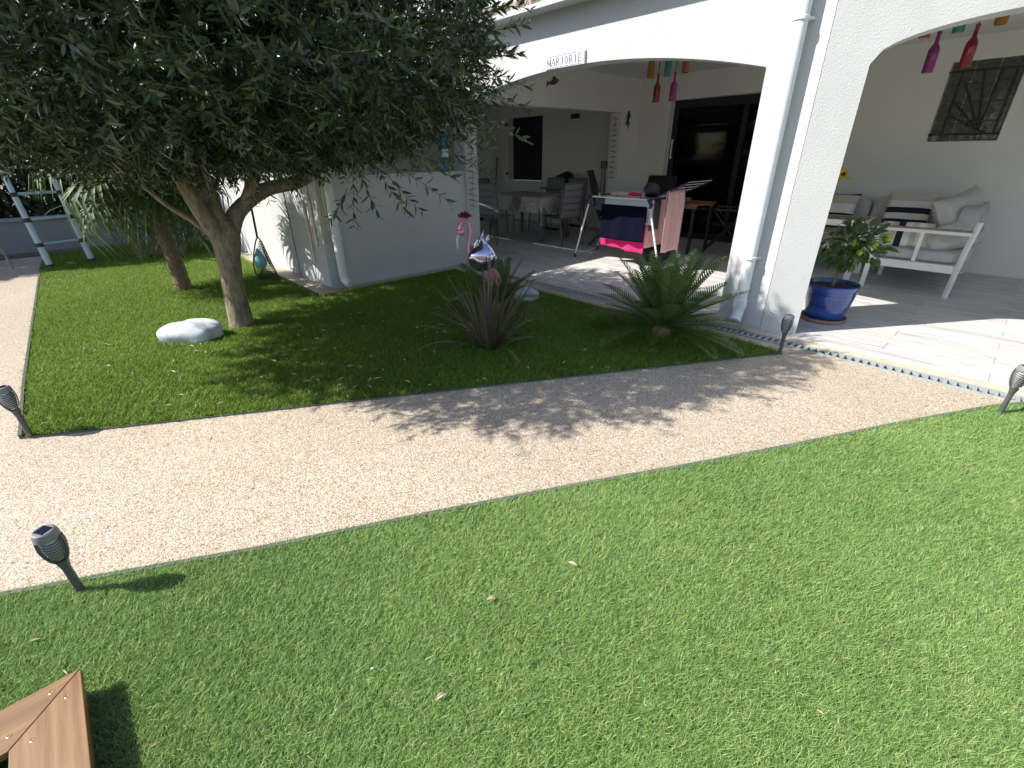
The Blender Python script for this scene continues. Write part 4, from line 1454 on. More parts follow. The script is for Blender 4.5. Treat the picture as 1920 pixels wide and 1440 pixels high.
MB().grid(body, 30, 16).build("body", LILAC, fl, 'all')
nk = [(-0.075, 0.67), (-0.105, 0.72), (-0.105, 0.80), (-0.09, 0.88), (-0.085, 0.95), (-0.10, 1.0), (-0.14, 1.01), (-0.165, 0.98), (-0.165, 0.945)]
MB().tube([fpt(a, z) for a, z in nk], [0.02, 0.016, 0.013, 0.011, 0.011, 0.012, 0.014, 0.02, 0.022], 10).build("neck", PINKMET, fl, True)
MB().grid(lambda u, v: fpt(-0.158 + 0.034 * math.cos(u * 2 * PI) * math.cos((v - .5) * PI), 0.93 + 0.032 * math.sin((v - .5) * PI), 0.028 * math.sin(u * 2 * PI) * math.cos((v - .5) * PI)), 14, 8).build("head", PINKMET, fl, 'all')
MB().tube([fpt(-0.172, 0.915), fpt(-0.192, 0.87), fpt(-0.193, 0.82), fpt(-0.183, 0.795)], [0.013, 0.010, 0.008, 0.002], 8).build("beak", CREAM, fl, True)
fw_ = MB()
for k in range(11):
    a = k * 2.4; q = 0.012 + 0.0042 * k
    c = Vector((math.cos(a), math.sin(a), 0))
    s_ = Vector((-math.sin(a), math.cos(a), 0))
    o_ = fpt(-0.125, 1.03)
    P0 = o_ + c * q * 0.2
    fw_.raw([P0, P0 + c * q * 0.9 + s_ * 0.026 + Vector((0, 0, 0.012)), P0 + c * q * 1.0 + Vector((0, 0, 0.055 - 0.0025 * k)), P0 + c * q * 0.9 - s_ * 0.026 + Vector((0, 0, 0.012))], [(0, 1, 2), (0, 2, 3)])
fw_.build("rose", ROSE, fl, solid=0.002)
for k, (a0, z0_, a1, z1_) in enumerate([(-0.02, 0.80, 0.015, 0.935), (0.02, 0.82, 0.055, 0.91), (0.05, 0.80, -0.01, 0.90), (-0.05, 0.80, -0.03, 0.89)]):
    MB().grid(lambda u, v, a0=a0, z0_=z0_, a1=a1, z1_=z1_, k=k: fpt(a0 + (a1 - a0) * u + (v - 0.5) * 0.05 * math.sin(PI * min(1, u * 0.8 + 0.2)), z0_ + (z1_ - z0_) * u, 0.02 * (k - 1.5) + 0.015 * math.sin(PI * v)), 6, 4).build("feather", LILAC, fl, 'all', solid=0.003)
for k in range(9):
    a = -0.02 + 0.016 * k
    MB().tube([fpt(a * 0.8 + 0.01, 0.66 - 0.003 * k, 0.01 * (k % 3)), fpt(a + 0.03, 0.58, 0.012 * (k % 3)), fpt(a + 0.035 + 0.006 * (k % 2), 0.50 + 0.012 * (k % 3), 0.0)], [0.009, 0.007, 0.003], 6).build("tail_plume", PINKMET, fl, True)

# ---- driftwood garland on the pillar, second one inside
def garland(x, y, z0_, z1_, label, n, axis=(0.0, 1.0, 0), seed=1):
    r = np.random.default_rng(seed)
    t = thing("driftwood_garland", label, "garland", (x, y, z1_), 0, "driftwood garlands")
    MB().tube([(x, y, z1_), (x + 0.004, y, (z0_ + z1_) / 2), (x, y, z0_)], 0.002, 5).build("string", TWIG, t)
    for k in range(n):
        z = z1_ - (z1_ - z0_) * (k + 0.6) / n
        L_ = 0.035 + 0.05 * r.random()
        a = Vector(axis).normalized() * L_
        tz = r.normal(0, 0.012)
        MB().tube([(x - a.x, y - a.y, z - tz), (x + r.normal(0, .004), y, z + 0.006), (x + a.x, y + a.y, z + tz)], [0.006, 0.009, 0.005], 6).build("driftwood_piece", DRIFT, t, True)


garland(-5.215, 4.21, 0.73, 1.78, "driftwood garland hanging on the outer pillar above the flamingo", 15, (0.2, 1, 0), 1)
garland(-5.37, 7.53, 0.95, 1.95, "driftwood garland hanging on the inner pillar beside the opening", 12, (1, 0.1, 0), 2)

# ---- name plate
SIGN = plain("white_enamel_plate", (0.80, 0.81, 0.84), 0.3, 0.03)
INK = plain("blue_grey_lettering", (0.13, 0.15, 0.24), 0.5, 0.05)
sg = thing("name_plate", "white name plate with blue grey capitals over the left arch", "sign", (-3.585, 4.13, 2.195))
MB().bbox(-3.835, -3.335, 4.108, 4.129, 2.138, 2.252, 0.003).build("plate", SIGN, sg)
glyph = {   # strokes in a 1 x 1 cell: (x0,y0,x1,y1,width)
    'M': [(.05, 0, .05, 1, .07), (.05, 1, .48, .12, .13), (.48, .12, .88, 1, .07), (.88, 0, .88, 1, .15)],
    'A': [(.02, 0, .48, 1, .07), (.48, 1, .92, 0, .15), (.22, .34, .72, .34, .06)],
    'R': [(.16, 0, .16, 1, .15), (.16, .96, .58, .96, .07), (.58, .96, .74, .82, .11), (.74, .82, .74, .66, .13), (.74, .66, .58, .50, .11), (.58, .50, .16, .50, .06), (.46, .50, .86, 0, .14)],
    'J': [(.62, 1, .62, .22, .15), (.62, .22, .48, .04, .10), (.48, .04, .28, .04, .08), (.28, .04, .18, .2, .11)],
    'O': [(.16, .3, .16, .7, .14), (.16, .7, .36, .95, .10), (.36, .95, .62, .95, .06), (.62, .95, .82, .7, .10), (.82, .7, .82, .3, .14), (.82, .3, .62, .05, .10), (.62, .05, .36, .05, .06), (.36, .05, .16, .3, .10)],
    'I': [(.5, 0, .5, 1, .16)],
    'E': [(.2, 0, .2, 1, .15), (.2, .96, .80, .96, .07), (.2, .52, .62, .52, .06), (.2, .04, .82, .04, .07), (.80, .96, .80, .78, .06), (.82, .04, .82, .24, .06), (.62, .42, .62, .62, .05)],
}
serif = {'M': [(-.06, .18, 0), (.74, 1.0, 0), (-.06, .14, 1), (.78, 1.0, 1)], 'A': [(-.08, .16, 0), (.76, 1.04, 0)], 'R': [(0, .34, 0), (.74, .98, 0)], 'J': [(.44, .82, 1)], 'I': [(.3, .7, 0), (.3, .7, 1)], 'E': [(.06, .3, 0), (.06, .3, 1)], 'O': []}
cw, chh, zb0 = 0.051, 0.062, 2.164
xx0 = -3.808
for i, ch in enumerate("MARJORIE"):
    lt = MB()
    ox = xx0 + i * 0.0562
    for (a, b, c, d, wd) in glyph[ch]:
        p, q = Vector((a * cw, 0, b * chh)), Vector((c * cw, 0, d * chh))
        dd_ = (q - p); L_ = dd_.length; dd_.normalize()
        nn = Vector((-dd_.z, 0, dd_.x)) * wd * cw * 0.72
        e = dd_ * 0.0012
        q4 = [p - e + nn, q + e + nn, q + e - nn, p - e - nn]
        lt.raw([(ox + v.x, 4.1062, zb0 + v.z) for v in q4] + [(ox + v.x, 4.1078, zb0 + v.z) for v in q4], [(0, 1, 2, 3), (7, 6, 5, 4), (0, 4, 5, 1), (1, 5, 6, 2), (2, 6, 7, 3), (3, 7, 4, 0)])
    for (a, b, top_) in serif[ch]:
        z = zb0 + (chh if top_ else 0)
        lt.box(ox + a * cw, ox + b * cw, 4.1060, 4.1077, z - 0.0018, z + 0.0018)
    lt.build("letter", INK, sg)
bd = MB()
for k in range(24):
    x = -3.808 + k * 0.0188
    for z in (2.241, 2.149):
        bd.box(x, x + 0.013, 4.1062, 4.1078, z - 0.003, z + 0.003)
for x in (-3.826, -3.344):
    bd.box(x - 0.002, x + 0.002, 4.1062, 4.1078, 2.149, 2.241)
bd.build("border", INK, sg)


# ================================================================== ORNAMENTS ON THE VERANDA
def bottle(x, y, zb_, s, col, label, cord_top=2.5):
    t = thing("hanging_bottle", label, "hanging bottle", (x, y, zb_), 0, "coloured bottles hung under the arches")
    m = m_bottle("coloured_glass", col)
    MB().lathe([(0.0, 0.0), (0.032, 0.0), (0.035, 0.006), (0.035, 0.125), (0.033, 0.145), (0.024, 0.163), (0.0135, 0.18), (0.012, 0.235), (0.014, 0.238), (0.014, 0.25), (0.0, 0.25)], 16, (x, y, zb_), cap=False).build("bottle", m, t, True)
    MB().tube([(x, y, zb_ + 0.25), (x, y, cord_top)], 0.0035, 5).build("cord", BLACK, t)


OR_, RED_, TEAL_, PUR_, OR2_ = (0.62, 0.26, 0.03), (0.42, 0.02, 0.05), (0.09, 0.42, 0.43), (0.42, 0.05, 0.32), (0.62, 0.14, 0.06)
bottle(-3.17, 5.0, 2.075, 1, OR_, "amber bottle hanging leftmost under the left arch")
bottle(-3.075, 5.0, 1.85, 1, RED_, "red bottle hanging low under the left arch")
bottle(-2.975, 5.0, 2.07, 1, TEAL_, "teal bottle hanging high under the left arch")
bottle(-2.885, 5.0, 1.85, 1, PUR_, "purple bottle hanging low before the glass door")
bottle(-2.78, 5.0, 2.085, 1, OR2_, "coral orange bottle hanging rightmost under the left arch")
bottle(-0.93, 5.0, 2.10, 1, OR2_, "coral red bottle almost hidden behind the right arch")
bottle(-0.845, 5.0, 1.88, 1, PUR_, "purple bottle hanging low under the right arch")
bottle(-0.745, 5.0, 2.105, 1, TEAL_, "teal bottle hanging high under the right arch")
bottle(-0.645, 5.0, 1.89, 1, RED_, "red bottle hanging before the glass block window")
bottle(-0.535, 5.0, 2.12, 1, OR_, "amber bottle hanging rightmost under the right arch")

# fish and lizard on the walls
fi = thing("fish_ornament", "small dark metal fish on the upper veranda wall", "ornament", (-5.25, 5.8, 2.29))


def fish(u, v):
    th = u * 2 * PI
    t = v
    r_ = 0.045 * math.sin(PI * min(1, t * 0.92 + 0.04)) ** 0.75 * (1 - 0.45 * t)
    return (-5.245 + 0.35 * r_ * math.cos(th), 5.91 - 0.22 * t, 2.325 - 0.055 * t + r_ * math.sin(th))


MB().grid(fish, 12, 12).build("body", plain("grey_fish_metal", (0.09, 0.10, 0.12), 0.35, 0.4, 20, metal=0.4), fi, 'all')
MB().raw([(-5.245, 5.71, 2.275), (-5.245, 5.65, 2.305), (-5.245, 5.665, 2.265), (-5.245, 5.64, 2.215)], [(0, 1, 2), (0, 2, 3)]).raw([(-5.245, 5.85, 2.345), (-5.245, 5.79, 2.37), (-5.245, 5.78, 2.32)], [(0, 1, 2)]).build("fin", BLACK, fi, solid=0.004)
li = thing("lizard_ornament", "small dark metal lizard on the inner pillar", "ornament", (-5.25, 7.72, 1.88))
MB().tube([(-5.243, 7.72, 2.02), (-5.243, 7.735, 1.95), (-5.243, 7.71, 1.87), (-5.243, 7.73, 1.80), (-5.243, 7.75, 1.75)], [0.014, 0.024, 0.02, 0.01, 0.003], 8).build("body", BLACK, li, True)
for z, s_ in ((1.95, 1), (1.95, -1), (1.85, 1), (1.85, -1)):
    MB().tube([(-5.243, 7.725, z), (-5.243, 7.725 + 0.05 * s_, z + 0.01), (-5.243, 7.725 + 0.06 * s_, z - 0.03)], 0.006, 5).build("leg", BLACK, li, True)

# blue and white windsock in the left terrace
wsk = thing("windsock", "blue and white fish windsock hanging behind the outer pillar", "windsock", (-5.46, 3.96, 1.75))
BLUECL = plain("blue_cloth", (0.05, 0.20, 0.34), 0.8, 0.2)
for k, (za, zb_, m) in enumerate([(1.75, 1.66, WHITECLOTH), (1.66, 1.45, BLUECL), (1.45, 1.36, WHITECLOTH), (1.36, 1.16, BLUECL)]):
    MB().lathe([(0.055, za), (0.058, (za + zb_) / 2), (0.055, zb_ + 0.001)], 12, (-5.46, 3.96, 0), cap=False).build("cloth_band", m, wsk, True)
MB().tube([(-5.46, 3.96, 1.75), (-5.46, 3.96, 2.5)], 0.003, 4).build("cord", BLACK, wsk)

# ================================================================== DRYING RACK AND LAUNDRY
rack = thing("drying_rack", "folding laundry rack with white legs and navy corners on the terrace", "drying rack", (-3.75, 5.80, 0))
rx0, rx1, ry0, ry1, rz = -4.22, -3.27, 5.45, 6.12, 0.855
for nm, fr_, to_, (lx, ly) in (("leg", (rx0, ry0), (-4.44, 5.47), (0, 0)), ("leg", (rx0, ry1), (-4.60, 6.20), (0, 0)), ("leg", (rx1, ry0), (-3.03, 5.42), (0, 0)), ("leg", (rx1, ry1), (-3.17, 6.13), (0, 0))):
    MB().tube([(fr_[0], fr_[1], rz - 0.07), (to_[0], to_[1], 0.04)], 0.0125, 10).build("leg", WHITE_MET, rack, True)
    MB().tube([(fr_[0], fr_[1], rz - 0.10), (to_[0] * 0.08 + fr_[0] * 0.92, fr_[1], rz - 0.06), (fr_[0] + (0.03 if fr_[0] < -3.7 else -0.03), fr_[1], rz)], [0.017, 0.024, 0.018], 8).build("corner_joint", BLUE_PLASTIC, rack, True)
    MB().tube([(to_[0], to_[1], 0.0), (to_[0] * 0.97 + fr_[0] * 0.03, to_[1] * .97 + fr_[1] * .03, 0.06)], 0.018, 8).build("foot", BLUE_PLASTIC, rack, True)
MB().tube([(-4.44, 5.47, 0.03), (-4.60, 6.20, 0.03)], 0.010, 8).build("foot_bar", WHITE_MET, rack, True)
MB().tube([(-3.03, 5.42, 0.03), (-3.17, 6.13, 0.03)], 0.010, 8).build("foot_bar", WHITE_MET, rack, True)
MB().tube([(rx0 + 0.06, ry0, rz), (rx1 - 0.06, ry0, rz)], 0.011, 8).build("frame_tube", WHITE_MET, rack, True)
MB().tube([(rx0 + 0.06, ry1, rz), (rx1 - 0.06, ry1, rz)], 0.011, 8).build("frame_tube", WHITE_MET, rack, True)
for x in (rx0, rx1):
    MB().tube([(x, ry0 - 0.01, rz), (x, ry1 + 0.01, rz)], 0.015, 8).build("side_rail", BLUE_PLASTIC, rack, True)
for k in range(8):
    x = rx0 + (rx1 - rx0) * (k + 1) / 9
    MB().tube([(x, ry0, rz + 0.004), (x, ry1, rz + 0.004)], 0.0032, 6).build("wire", WIRE, rack)
wend = Vector((0.47, 0, 0.215))
for y in (ry0, ry1 - 0.12):
    MB().tube([(rx1, y, rz), Vector((rx1, y, rz)) + wend], 0.011, 8).build("wing_arm", BLUE_PLASTIC, rack, True)
for k in range(6):
    p = Vector((rx1, ry0 - 0.01, rz)) + wend * (k + 1) / 6
    MB().tube([p, p + Vector((0, ry1 - ry0 - 0.10, 0))], 0.0036, 6).build("wing_wire", WIRE, rack)


def cloth(name, label, cat, m, p0, p1, z, drop, back=0.25, amp=0.012, nrm=(0, -1, 0), seed=0, skew=0.0):
    """folded over a wire from p0 to p1 at height z, hanging 'drop' on the nrm side"""
    r = np.random.default_rng(seed)
    p0, p1, nr = Vector((*p0, z)), Vector((*p1, z)), Vector(nrm)
    ph = r.random(3) * 6.28
    tot = drop + back

    def fn(u, v):
        s = v * tot - back
        p = p0.lerp(p1, u)
        q = abs(s)
        w_ = amp * min(1, q / 0.15) * (math.sin(u * 9 + ph[0]) + 0.6 * math.sin(u * 17 + ph[1] + q * 2))
        off = 0.012 * (1 if s > 0 else -1) * min(1, q / 0.02)
        dz = -q - (skew * (u - 0.5) * q / drop if s > 0 else 0)
        return p + nr * (off + w_) + Vector((0, 0, dz + 0.006))
    o = MB().grid(fn, 26, 34).build(name, m, None, 'all', solid=0.004)
    return tag(o, label, cat, "laundry on the drying rack")


cloth("towel", "dark navy towel hanging on the rack's front tube", "towel", NAVY, (-3.98, 5.425), (-3.30, 5.425), 0.775, 0.44, 0.2, 0.012, seed=1)
cloth("towel", "magenta pink towel hanging behind and below the navy towel", "towel", MAGENTA, (-3.99, 5.50), (-3.33, 5.50), 0.76, 0.555, 0.2, 0.020, seed=2, skew=0.05)
cloth("sheet", "white cotton sheet strip above the navy towel", "cloth", WHITECLOTH, (-3.96, 5.475), (-3.24, 5.475), 0.853, 0.16, 0.3, 0.008, seed=3)
cloth("pink_cloth", "pale pink printed cloth hanging from the raised wing wires", "cloth", PINK, (-3.03, 5.42), (-3.03, 5.80), 0.965, 0.72, 0.30, 0.012, (1, 0, 0), 4)
cloth("pink_cloth", "wide pink printed cloth hanging inside the rack behind the front leg", "cloth", PINK, (-3.36, 5.55), (-3.36, 6.10), 0.845, 0.60, 0.25, 0.012, (1, 0, 0), 5)
cloth("pink_cloth", "narrow pink cloth strip hanging at the rack's left side", "cloth", PINK, (-4.02, 5.62), (-4.02, 5.98), 0.845, 0.62, 0.25, 0.008, (-1, 0, 0), 6)
cloth("shorts", "slate blue shorts hanging beside the navy corner joint", "shorts", GREYBLUE, (-3.29, 5.50), (-3.29, 5.72), 0.835, 0.36, 0.2, 0.012, (1, 0, 0), 7)
cloth("shorts", "slate blue garment hanging at the rack's front left corner", "garment", GREYBLUE, (-4.12, 5.48), (-3.96, 5.48), 0.845, 0.16, 0.15, 0.008, (0, -1, 0), 8)
r = np.random.default_rng(55)
names = [("cap", "dark blue sun cap lying on the rack wires", GREYBLUE), ("sock", "navy sock lying flat on the rack wires near the wing", NAVY), ("sock", "red sock lying in the middle of the rack wires", MAGENTA),
         ("sock", "white sock lying on the rack wires beside the cap", WHITECLOTH), ("sock", "black sock lying at the back of the rack wires", BLACK_FAB), ("vest", "pale cotton vest lying across the left wires", CREAM)]
for k, (nm, lb, m) in enumerate(names):
    cx_, cy_ = [(-3.62, 6.0), (-3.42, 5.7), (-3.7, 5.75), (-3.8, 5.95), (-3.5, 5.9), (-3.95, 5.75)][k]
    sx_, sy_, hz_ = [(0.11, 0.09, 0.07), (0.09, 0.035, 0.018), (0.10, 0.03, 0.02), (0.08, 0.03, 0.02), (0.09, 0.035, 0.02), (0.14, 0.11, 0.02)][k]
    o = MB().grid(lambda u, v: (cx_ + sx_ * math.cos(u * 2 * PI) * math.cos((v - .5) * PI) * (1 + 0.25 * math.sin(3 * u * 2 * PI)), cy_ + sy_ * math.sin(u * 2 * PI) * math.cos((v - .5) * PI), 0.866 + hz_ + hz_ * math.sin((v - .5) * PI) * (1 + 0.3 * math.sin(5 * u * 2 * PI))), 18, 8).build(nm, m, None, 'all')
    tag(o, lb, "clothing", "small laundry on the rack wires")


def peg(p, rz_, label, m):
    t = tag(MB().box(-0.004, 0.004, -0.003, 0.003, -0.035, 0.035).box(-0.004, 0.004, 0.004, 0.009, -0.035, 0.03).build("clothes_peg", m, None, local=True), label, "clothes peg", "clothes pegs")
    t.location = p; t.rotation_euler = (0.15, 0, rz_)


peg((-3.03, 5.46, 0.975), 1.57, "dark peg at the near corner of the pale pink cloth", BLACK)
peg((-3.03, 5.78, 0.975), 1.57, "red peg at the far corner of the pale pink cloth", MAGENTA)
peg((-3.42, 5.45, 0.88), 0, "navy peg on the front tube near the wing joint", BLUE_PLASTIC)
peg((-4.05, 5.45, 0.88), 0.3, "white peg on the front tube near the left corner", WHITE_MET)
MB_bag = tag(MB().grid(lambda u, v: (-3.42 + 0.24 * math.cos(u * 2 * PI) * math.cos((v - .5) * PI), 5.95 + 0.16 * math.sin(u * 2 * PI) * math.cos((v - .5) * PI), 0.13 + 0.12 * math.sin((v - .5) * PI)), 20, 10).build("laundry_bag", BLACK_FAB, None, 'all'), "black soft laundry bag on the floor under the rack", "bag")

# ================================================================== DINING CORNER
def cloth_mat():
    t = NT("printed_tablecloth")
    v = t.obj()
    vo = t.add("ShaderNodeTexVoronoi"); vo.inputs["Scale"].default_value = 5.5
    t.link(v, vo.inputs["Vector"])
    sp = t.add("ShaderNodeSeparateColor"); t.link(vo.outputs["Color"], sp.inputs[0])
    r_ = t.ramp(sp.outputs[0], [(0, (0.46, 0.45, 0.43)), (0.45, (0.56, 0.55, 0.52)), (0.62, (0.22, 0.21, 0.16)), (0.72, (0.52, 0.50, 0.46)), (0.9, (0.30, 0.32, 0.32))], 'CONSTANT')
    n = t.noise(26, 3, 0.6, v)
    r2 = t.ramp(n.outputs["Fac"], [(0.36, (0.35, 0.35, 0.35)), (0.42, (1, 1, 1))])
    mx = t.add("ShaderNodeMixRGB", blend_type='MULTIPLY'); mx.inputs[0].default_value = 0.8
    t.link(r_.outputs[0], mx.inputs[1]); t.link(r2.outputs[0], mx.inputs[2])
    t.base(mx.outputs[0]); t.set(Roughness=0.35)
    return t.m


TX, TY = -6.20, 6.32
tb = thing("dining_table", "grey dining table under a printed oilcloth on the left terrace", "table", (TX, TY, 0))
MB().bbox(-0.66, 0.66, -0.42, 0.42, 0.715, 0.742, 0.004).build("table_top", GREYMET, tb, local=True)
for sx_ in (-1, 1):
    for sy_ in (-1, 1):
        MB().bbox(sx_ * 0.56 - 0.024, sx_ * 0.56 + 0.024, sy_ * 0.34 - 0.024, sy_ * 0.34 + 0.024, 0.0, 0.714, 0.004).build("leg", GREYMET, tb, local=True)


def tcl(u, v):
    x, y = (u - 0.5) * 1.86, (v - 0.5) * 1.36
    ex, ey = max(0, abs(x) - 0.665), max(0, abs(y) - 0.425)
    z = 0.748 - (ex + ey) * 0.96
    X = math.copysign(min(abs(x), 0.672 + 0.10 * ex), x)
    Y = math.copysign(min(abs(y), 0.432 + 0.10 * ey), y)
    w_ = 0.02 * math.sin(9 * (x + y))
    if ex: X += math.copysign(w_ * ex * 3, x)
    if ey: Y += math.copysign(w_ * ey * 3, y)
    return (X, Y, z)


tc_ = MB().grid(tcl, 48, 40).build("tablecloth", cloth_mat(), None, True, local=True)
tc_.location = (TX, TY, 0)
tag(tc_, "patterned white and grey oilcloth draped over the dining table", "tablecloth")


def make_chair(label):
    t = thing("dining_chair", label, "chair", (0, 0, 0), 0, "grey sling chairs round the dining table")
    for sx_ in (-1, 1):
        MB().tube([(sx_ * 0.22, 0.23, 0.0), (sx_ * 0.22, 0.20, 0.43), (sx_ * 0.22, 0.17, 0.44)], 0.0135, 8).build("leg", GREYMET, t, True, local=True)
        MB().tube([(sx_ * 0.22, -0.30, 0.0), (sx_ * 0.22, -0.21, 0.43), (sx_ * 0.215, -0.25, 0.70), (sx_ * 0.21, -0.30, 0.96)], 0.0135, 8).build("leg", GREYMET, t, True, local=True)
    for (ya_, za_, xa_) in ((0.20, 0.435, 0.22), (-0.21, 0.435, 0.22), (-0.30, 0.96, 0.21)):
        MB().tube([(-xa_, ya_, za_), (xa_, ya_, za_)], 0.012, 8).build("cross_bar", GREYMET, t, True, local=True)
    MB().grid(lambda u, v: (-0.205 + 0.41 * u, 0.20 - 0.40 * v, 0.440 - 0.018 * math.sin(PI * v)), 6, 8).build("seat", GREYFAB, t, 'all', local=True, solid=0.006)
    for k in range(5):
        MB().grid(lambda u, v, k=k: (-0.203 + 0.406 * u, -0.212 - 0.088 * ((k + v * 0.985) / 5) ** 1.2 - 0.008 * math.sin(PI * v), 0.45 + 0.505 * (k + v * 0.985) / 5), 5, 4).build("back_panel", GREYFAB, t, 'all', local=True, solid=0.007)
    return t


ch = make_chair("grey sling chair with its back to the garden at table's near left")
ch.location = (-6.30, 5.58, 0); ch.rotation_euler.z = math.radians(12)
dup(ch, (-5.36, 6.22, 0), math.radians(80), "grey sling chair at the table end nearest the drying rack")
dup(ch, (-6.55, 7.08, 0), math.radians(178), "grey sling chair on the far side below the dark window")
dup(ch, (-5.98, 7.08, 0), math.radians(183), "grey sling chair on the far side beside the high chair")
dup(ch, (-7.15, 6.2, 0), math.radians(-92), "grey sling chair at the far left end of the dining table")

# high chair
hc = thing("high_chair", "baby high chair with dark padded shell and A-frame legs", "high chair", (-6.6, 7.55, 0))
for sx_ in (-0.26, 0.26):
    MB().tube([(-6.6 + sx_, 7.55 - 0.05, 0.72), (-6.6 + sx_ + 0.03, 7.25, 0.03)], 0.02, 8).build("leg", GREYMET, hc, True)
    MB().tube([(-6.6 + sx_, 7.55 + 0.0, 0.72), (-6.6 + sx_ + 0.03, 7.93, 0.03)], 0.02, 8).build("leg", GREYMET, hc, True)
MB().tube([(-6.83, 7.25, 0.03), (-6.31, 7.25, 0.03)], 0.022, 8).tube([(-6.83, 7.93, 0.03), (-6.31, 7.93, 0.03)], 0.022, 8).build("foot_bar", BLACK, hc, True)
MB().grid(lambda u, v: (-6.6 + 0.20 * math.sin((u - 0.5) * PI), 7.66 + 0.12 * math.cos((u - 0.5) * PI) * (0.4 + 0.6 * v), 0.60 + 0.47 * v - 0.10 * v * abs(u - 0.5) * 2), 14, 8).build("seat_back", BLACK_FAB, hc, 'all', solid=0.05)
MB().bbox(-6.79, -6.41, 7.42, 7.70, 0.54, 0.62, 0.02).build("seat", BLACK_FAB, hc)
MB().bbox(-6.82, -6.38, 7.20, 7.45, 0.76, 0.80, 0.015).build("tray", plain("grey_tray", (0.22, 0.22, 0.20), 0.4), hc)
MB().bbox(-6.74, -6.46, 7.20, 7.36, 0.26, 0.285, 0.006).build("footrest", BLACK, hc)
cloth("muslin", "small white printed muslin hung on the high chair arm", "cloth", CREAM, (-6.32, 7.28), (-6.32, 7.52), 0.74, 0.30, 0.1, 0.012, (1, 0, 0), 12)
cn = thing("tin_can", "small grey tin on the floor by the terrace wall", "tin", (-6.2, 7.86, 0.008))
MB().lathe([(0.05, 0), (0.052, 0.003), (0.052, 0.085), (0.054, 0.09), (0.048, 0.09), (0.047, 0.07), (0, 0.07)], 16, (-6.2, 7.86, 0.01)).build("can_body", GREYFAB, cn, True)
# broom and parasol in the far corner
br = thing("broom", "dark handled broom leaning on the far terrace wall", "broom", (-8.95, 7.88, 0))
MB().tube([(-8.95, 7.86, 0.1), (-8.97, 8.02, 1.32)], 0.014, 6).build("handle", DOORFRAME, br, True)
MB().bbox(-9.08, -8.82, 7.82, 7.90, 0.02, 0.12, 0.01).build("head", BLACK_FAB, br)
pa = thing("closed_parasol", "closed dark brown parasol standing at the terrace's far left", "parasol", (-8.9, 7.1, 0))
BROWN = plain("dark_brown_canvas", (0.055, 0.035, 0.03), 0.85, 0.2)
MB().tube([(-8.9, 7.1, 0.05), (-8.9, 7.1, 2.2)], 0.02, 8).build("pole", TEAK, pa, True)
MB().lathe([(0.03, 2.1), (0.10, 1.9), (0.13, 1.4), (0.15, 0.9), (0.17, 0.75), (0.02, 0.8)], 10, (-8.9, 7.1, 0)).build("canopy", BROWN, pa, 60)
MB().bbox(-9.1, -8.7, 6.9, 7.3, 0.01, 0.07, 0.01).build("base", BLACK, pa)

# ================================================================== BLACK CHAIRS AND SIDE TABLE BY THE DOOR
def make_recliner(label):
    t = thing("folding_chair", label, "chair", (0, 0, 0), 0, "black folding chairs by the glass door")
    for sx_ in (-1, 1):
        MB().tube([(sx_ * 0.25, 0.30, 0.0), (sx_ * 0.25, -0.20, 0.60)], 0.012, 8).build("leg", BLACK, t, True, local=True)
        MB().tube([(sx_ * 0.235, -0.32, 0.0), (sx_ * 0.235, 0.22, 0.62)], 0.012, 8).build("leg", BLACK, t, True, local=True)
        MB().tube([(sx_ * 0.25, -0.16, 0.42), (sx_ * 0.25, -0.28, 0.80), (sx_ * 0.24, -0.40, 1.14)], 0.012, 8).build("back_post", BLACK, t, True, local=True)
        MB().bbox(sx_ * 0.25 - 0.025, sx_ * 0.25 + 0.025, -0.27, 0.22, 0.615, 0.64, 0.006).build("armrest", BLACK, t, local=True)
    MB().tube([(-0.25, 0.28, 0.03), (0.25, 0.28, 0.03)], 0.010, 6).tube([(-0.235, -0.30, 0.03), (0.235, -0.30, 0.03)], 0.010, 6).build("foot_bar", BLACK, t, True, local=True)
    MB().grid(lambda u, v: (-0.235 + 0.47 * u, 0.24 - 0.42 * v, 0.42 - 0.02 * math.sin(PI * v)), 4, 6).build("seat", BLACK_FAB, t, 'all', local=True, solid=0.008)
    MB().grid(lambda u, v: (-0.235 + 0.47 * u, -0.18 - 0.21 * v - 0.02 * math.sin(PI * v), 0.45 + 0.69 * v), 4, 8).build("backrest", BLACK_FAB, t, 'all', local=True, solid=0.01)
    return t


rc = make_recliner("tall black folding chair at the rear left of the rack")
rc.location = (-4.72, 6.72, 0); rc.rotation_euler.z = math.radians(-62)
dup(rc, (-4.55, 7.62, -0.12), math.radians(190), "black folding chair tucked against the veranda's back wall")
dup(rc, (-3.05, 7.35, 0), math.radians(110), "black folding chair in front of the glass door")
st_ = thing("side_table", "small orange wood table behind the drying rack", "table", (-3.62, 6.95, 0))
for k in range(6):
    MB().bbox(-4.0 + k * 0.125, -3.885 + k * 0.125, 6.62, 7.28, 0.695, 0.718, 0.003).build("table_slat", ORANGE_WOOD, st_)
MB().box(-3.98, -3.27, 6.66, 6.70, 0.655, 0.694).box(-3.98, -3.27, 7.20, 7.24, 0.655, 0.694).build("apron", ORANGE_WOOD, st_)
for x in (-3.95, -3.30):
    for y in (6.68, 7.22):
        MB().box(x - 0.02, x + 0.02, y - 0.018, y + 0.018, 0.0, 0.654).build("leg", BLACK, st_)
bwl = tag(MB().lathe([(0.0, 0.0), (0.05, 0.0), (0.09, 0.03), (0.10, 0.06), (0.094, 0.06), (0.08, 0.03), (0, 0.012)], 18, (-3.55, 6.85, 0.719), cap=False).build("ashtray_bowl", GREYFAB, None, True), "small grey bowl on the orange wood table", "bowl")

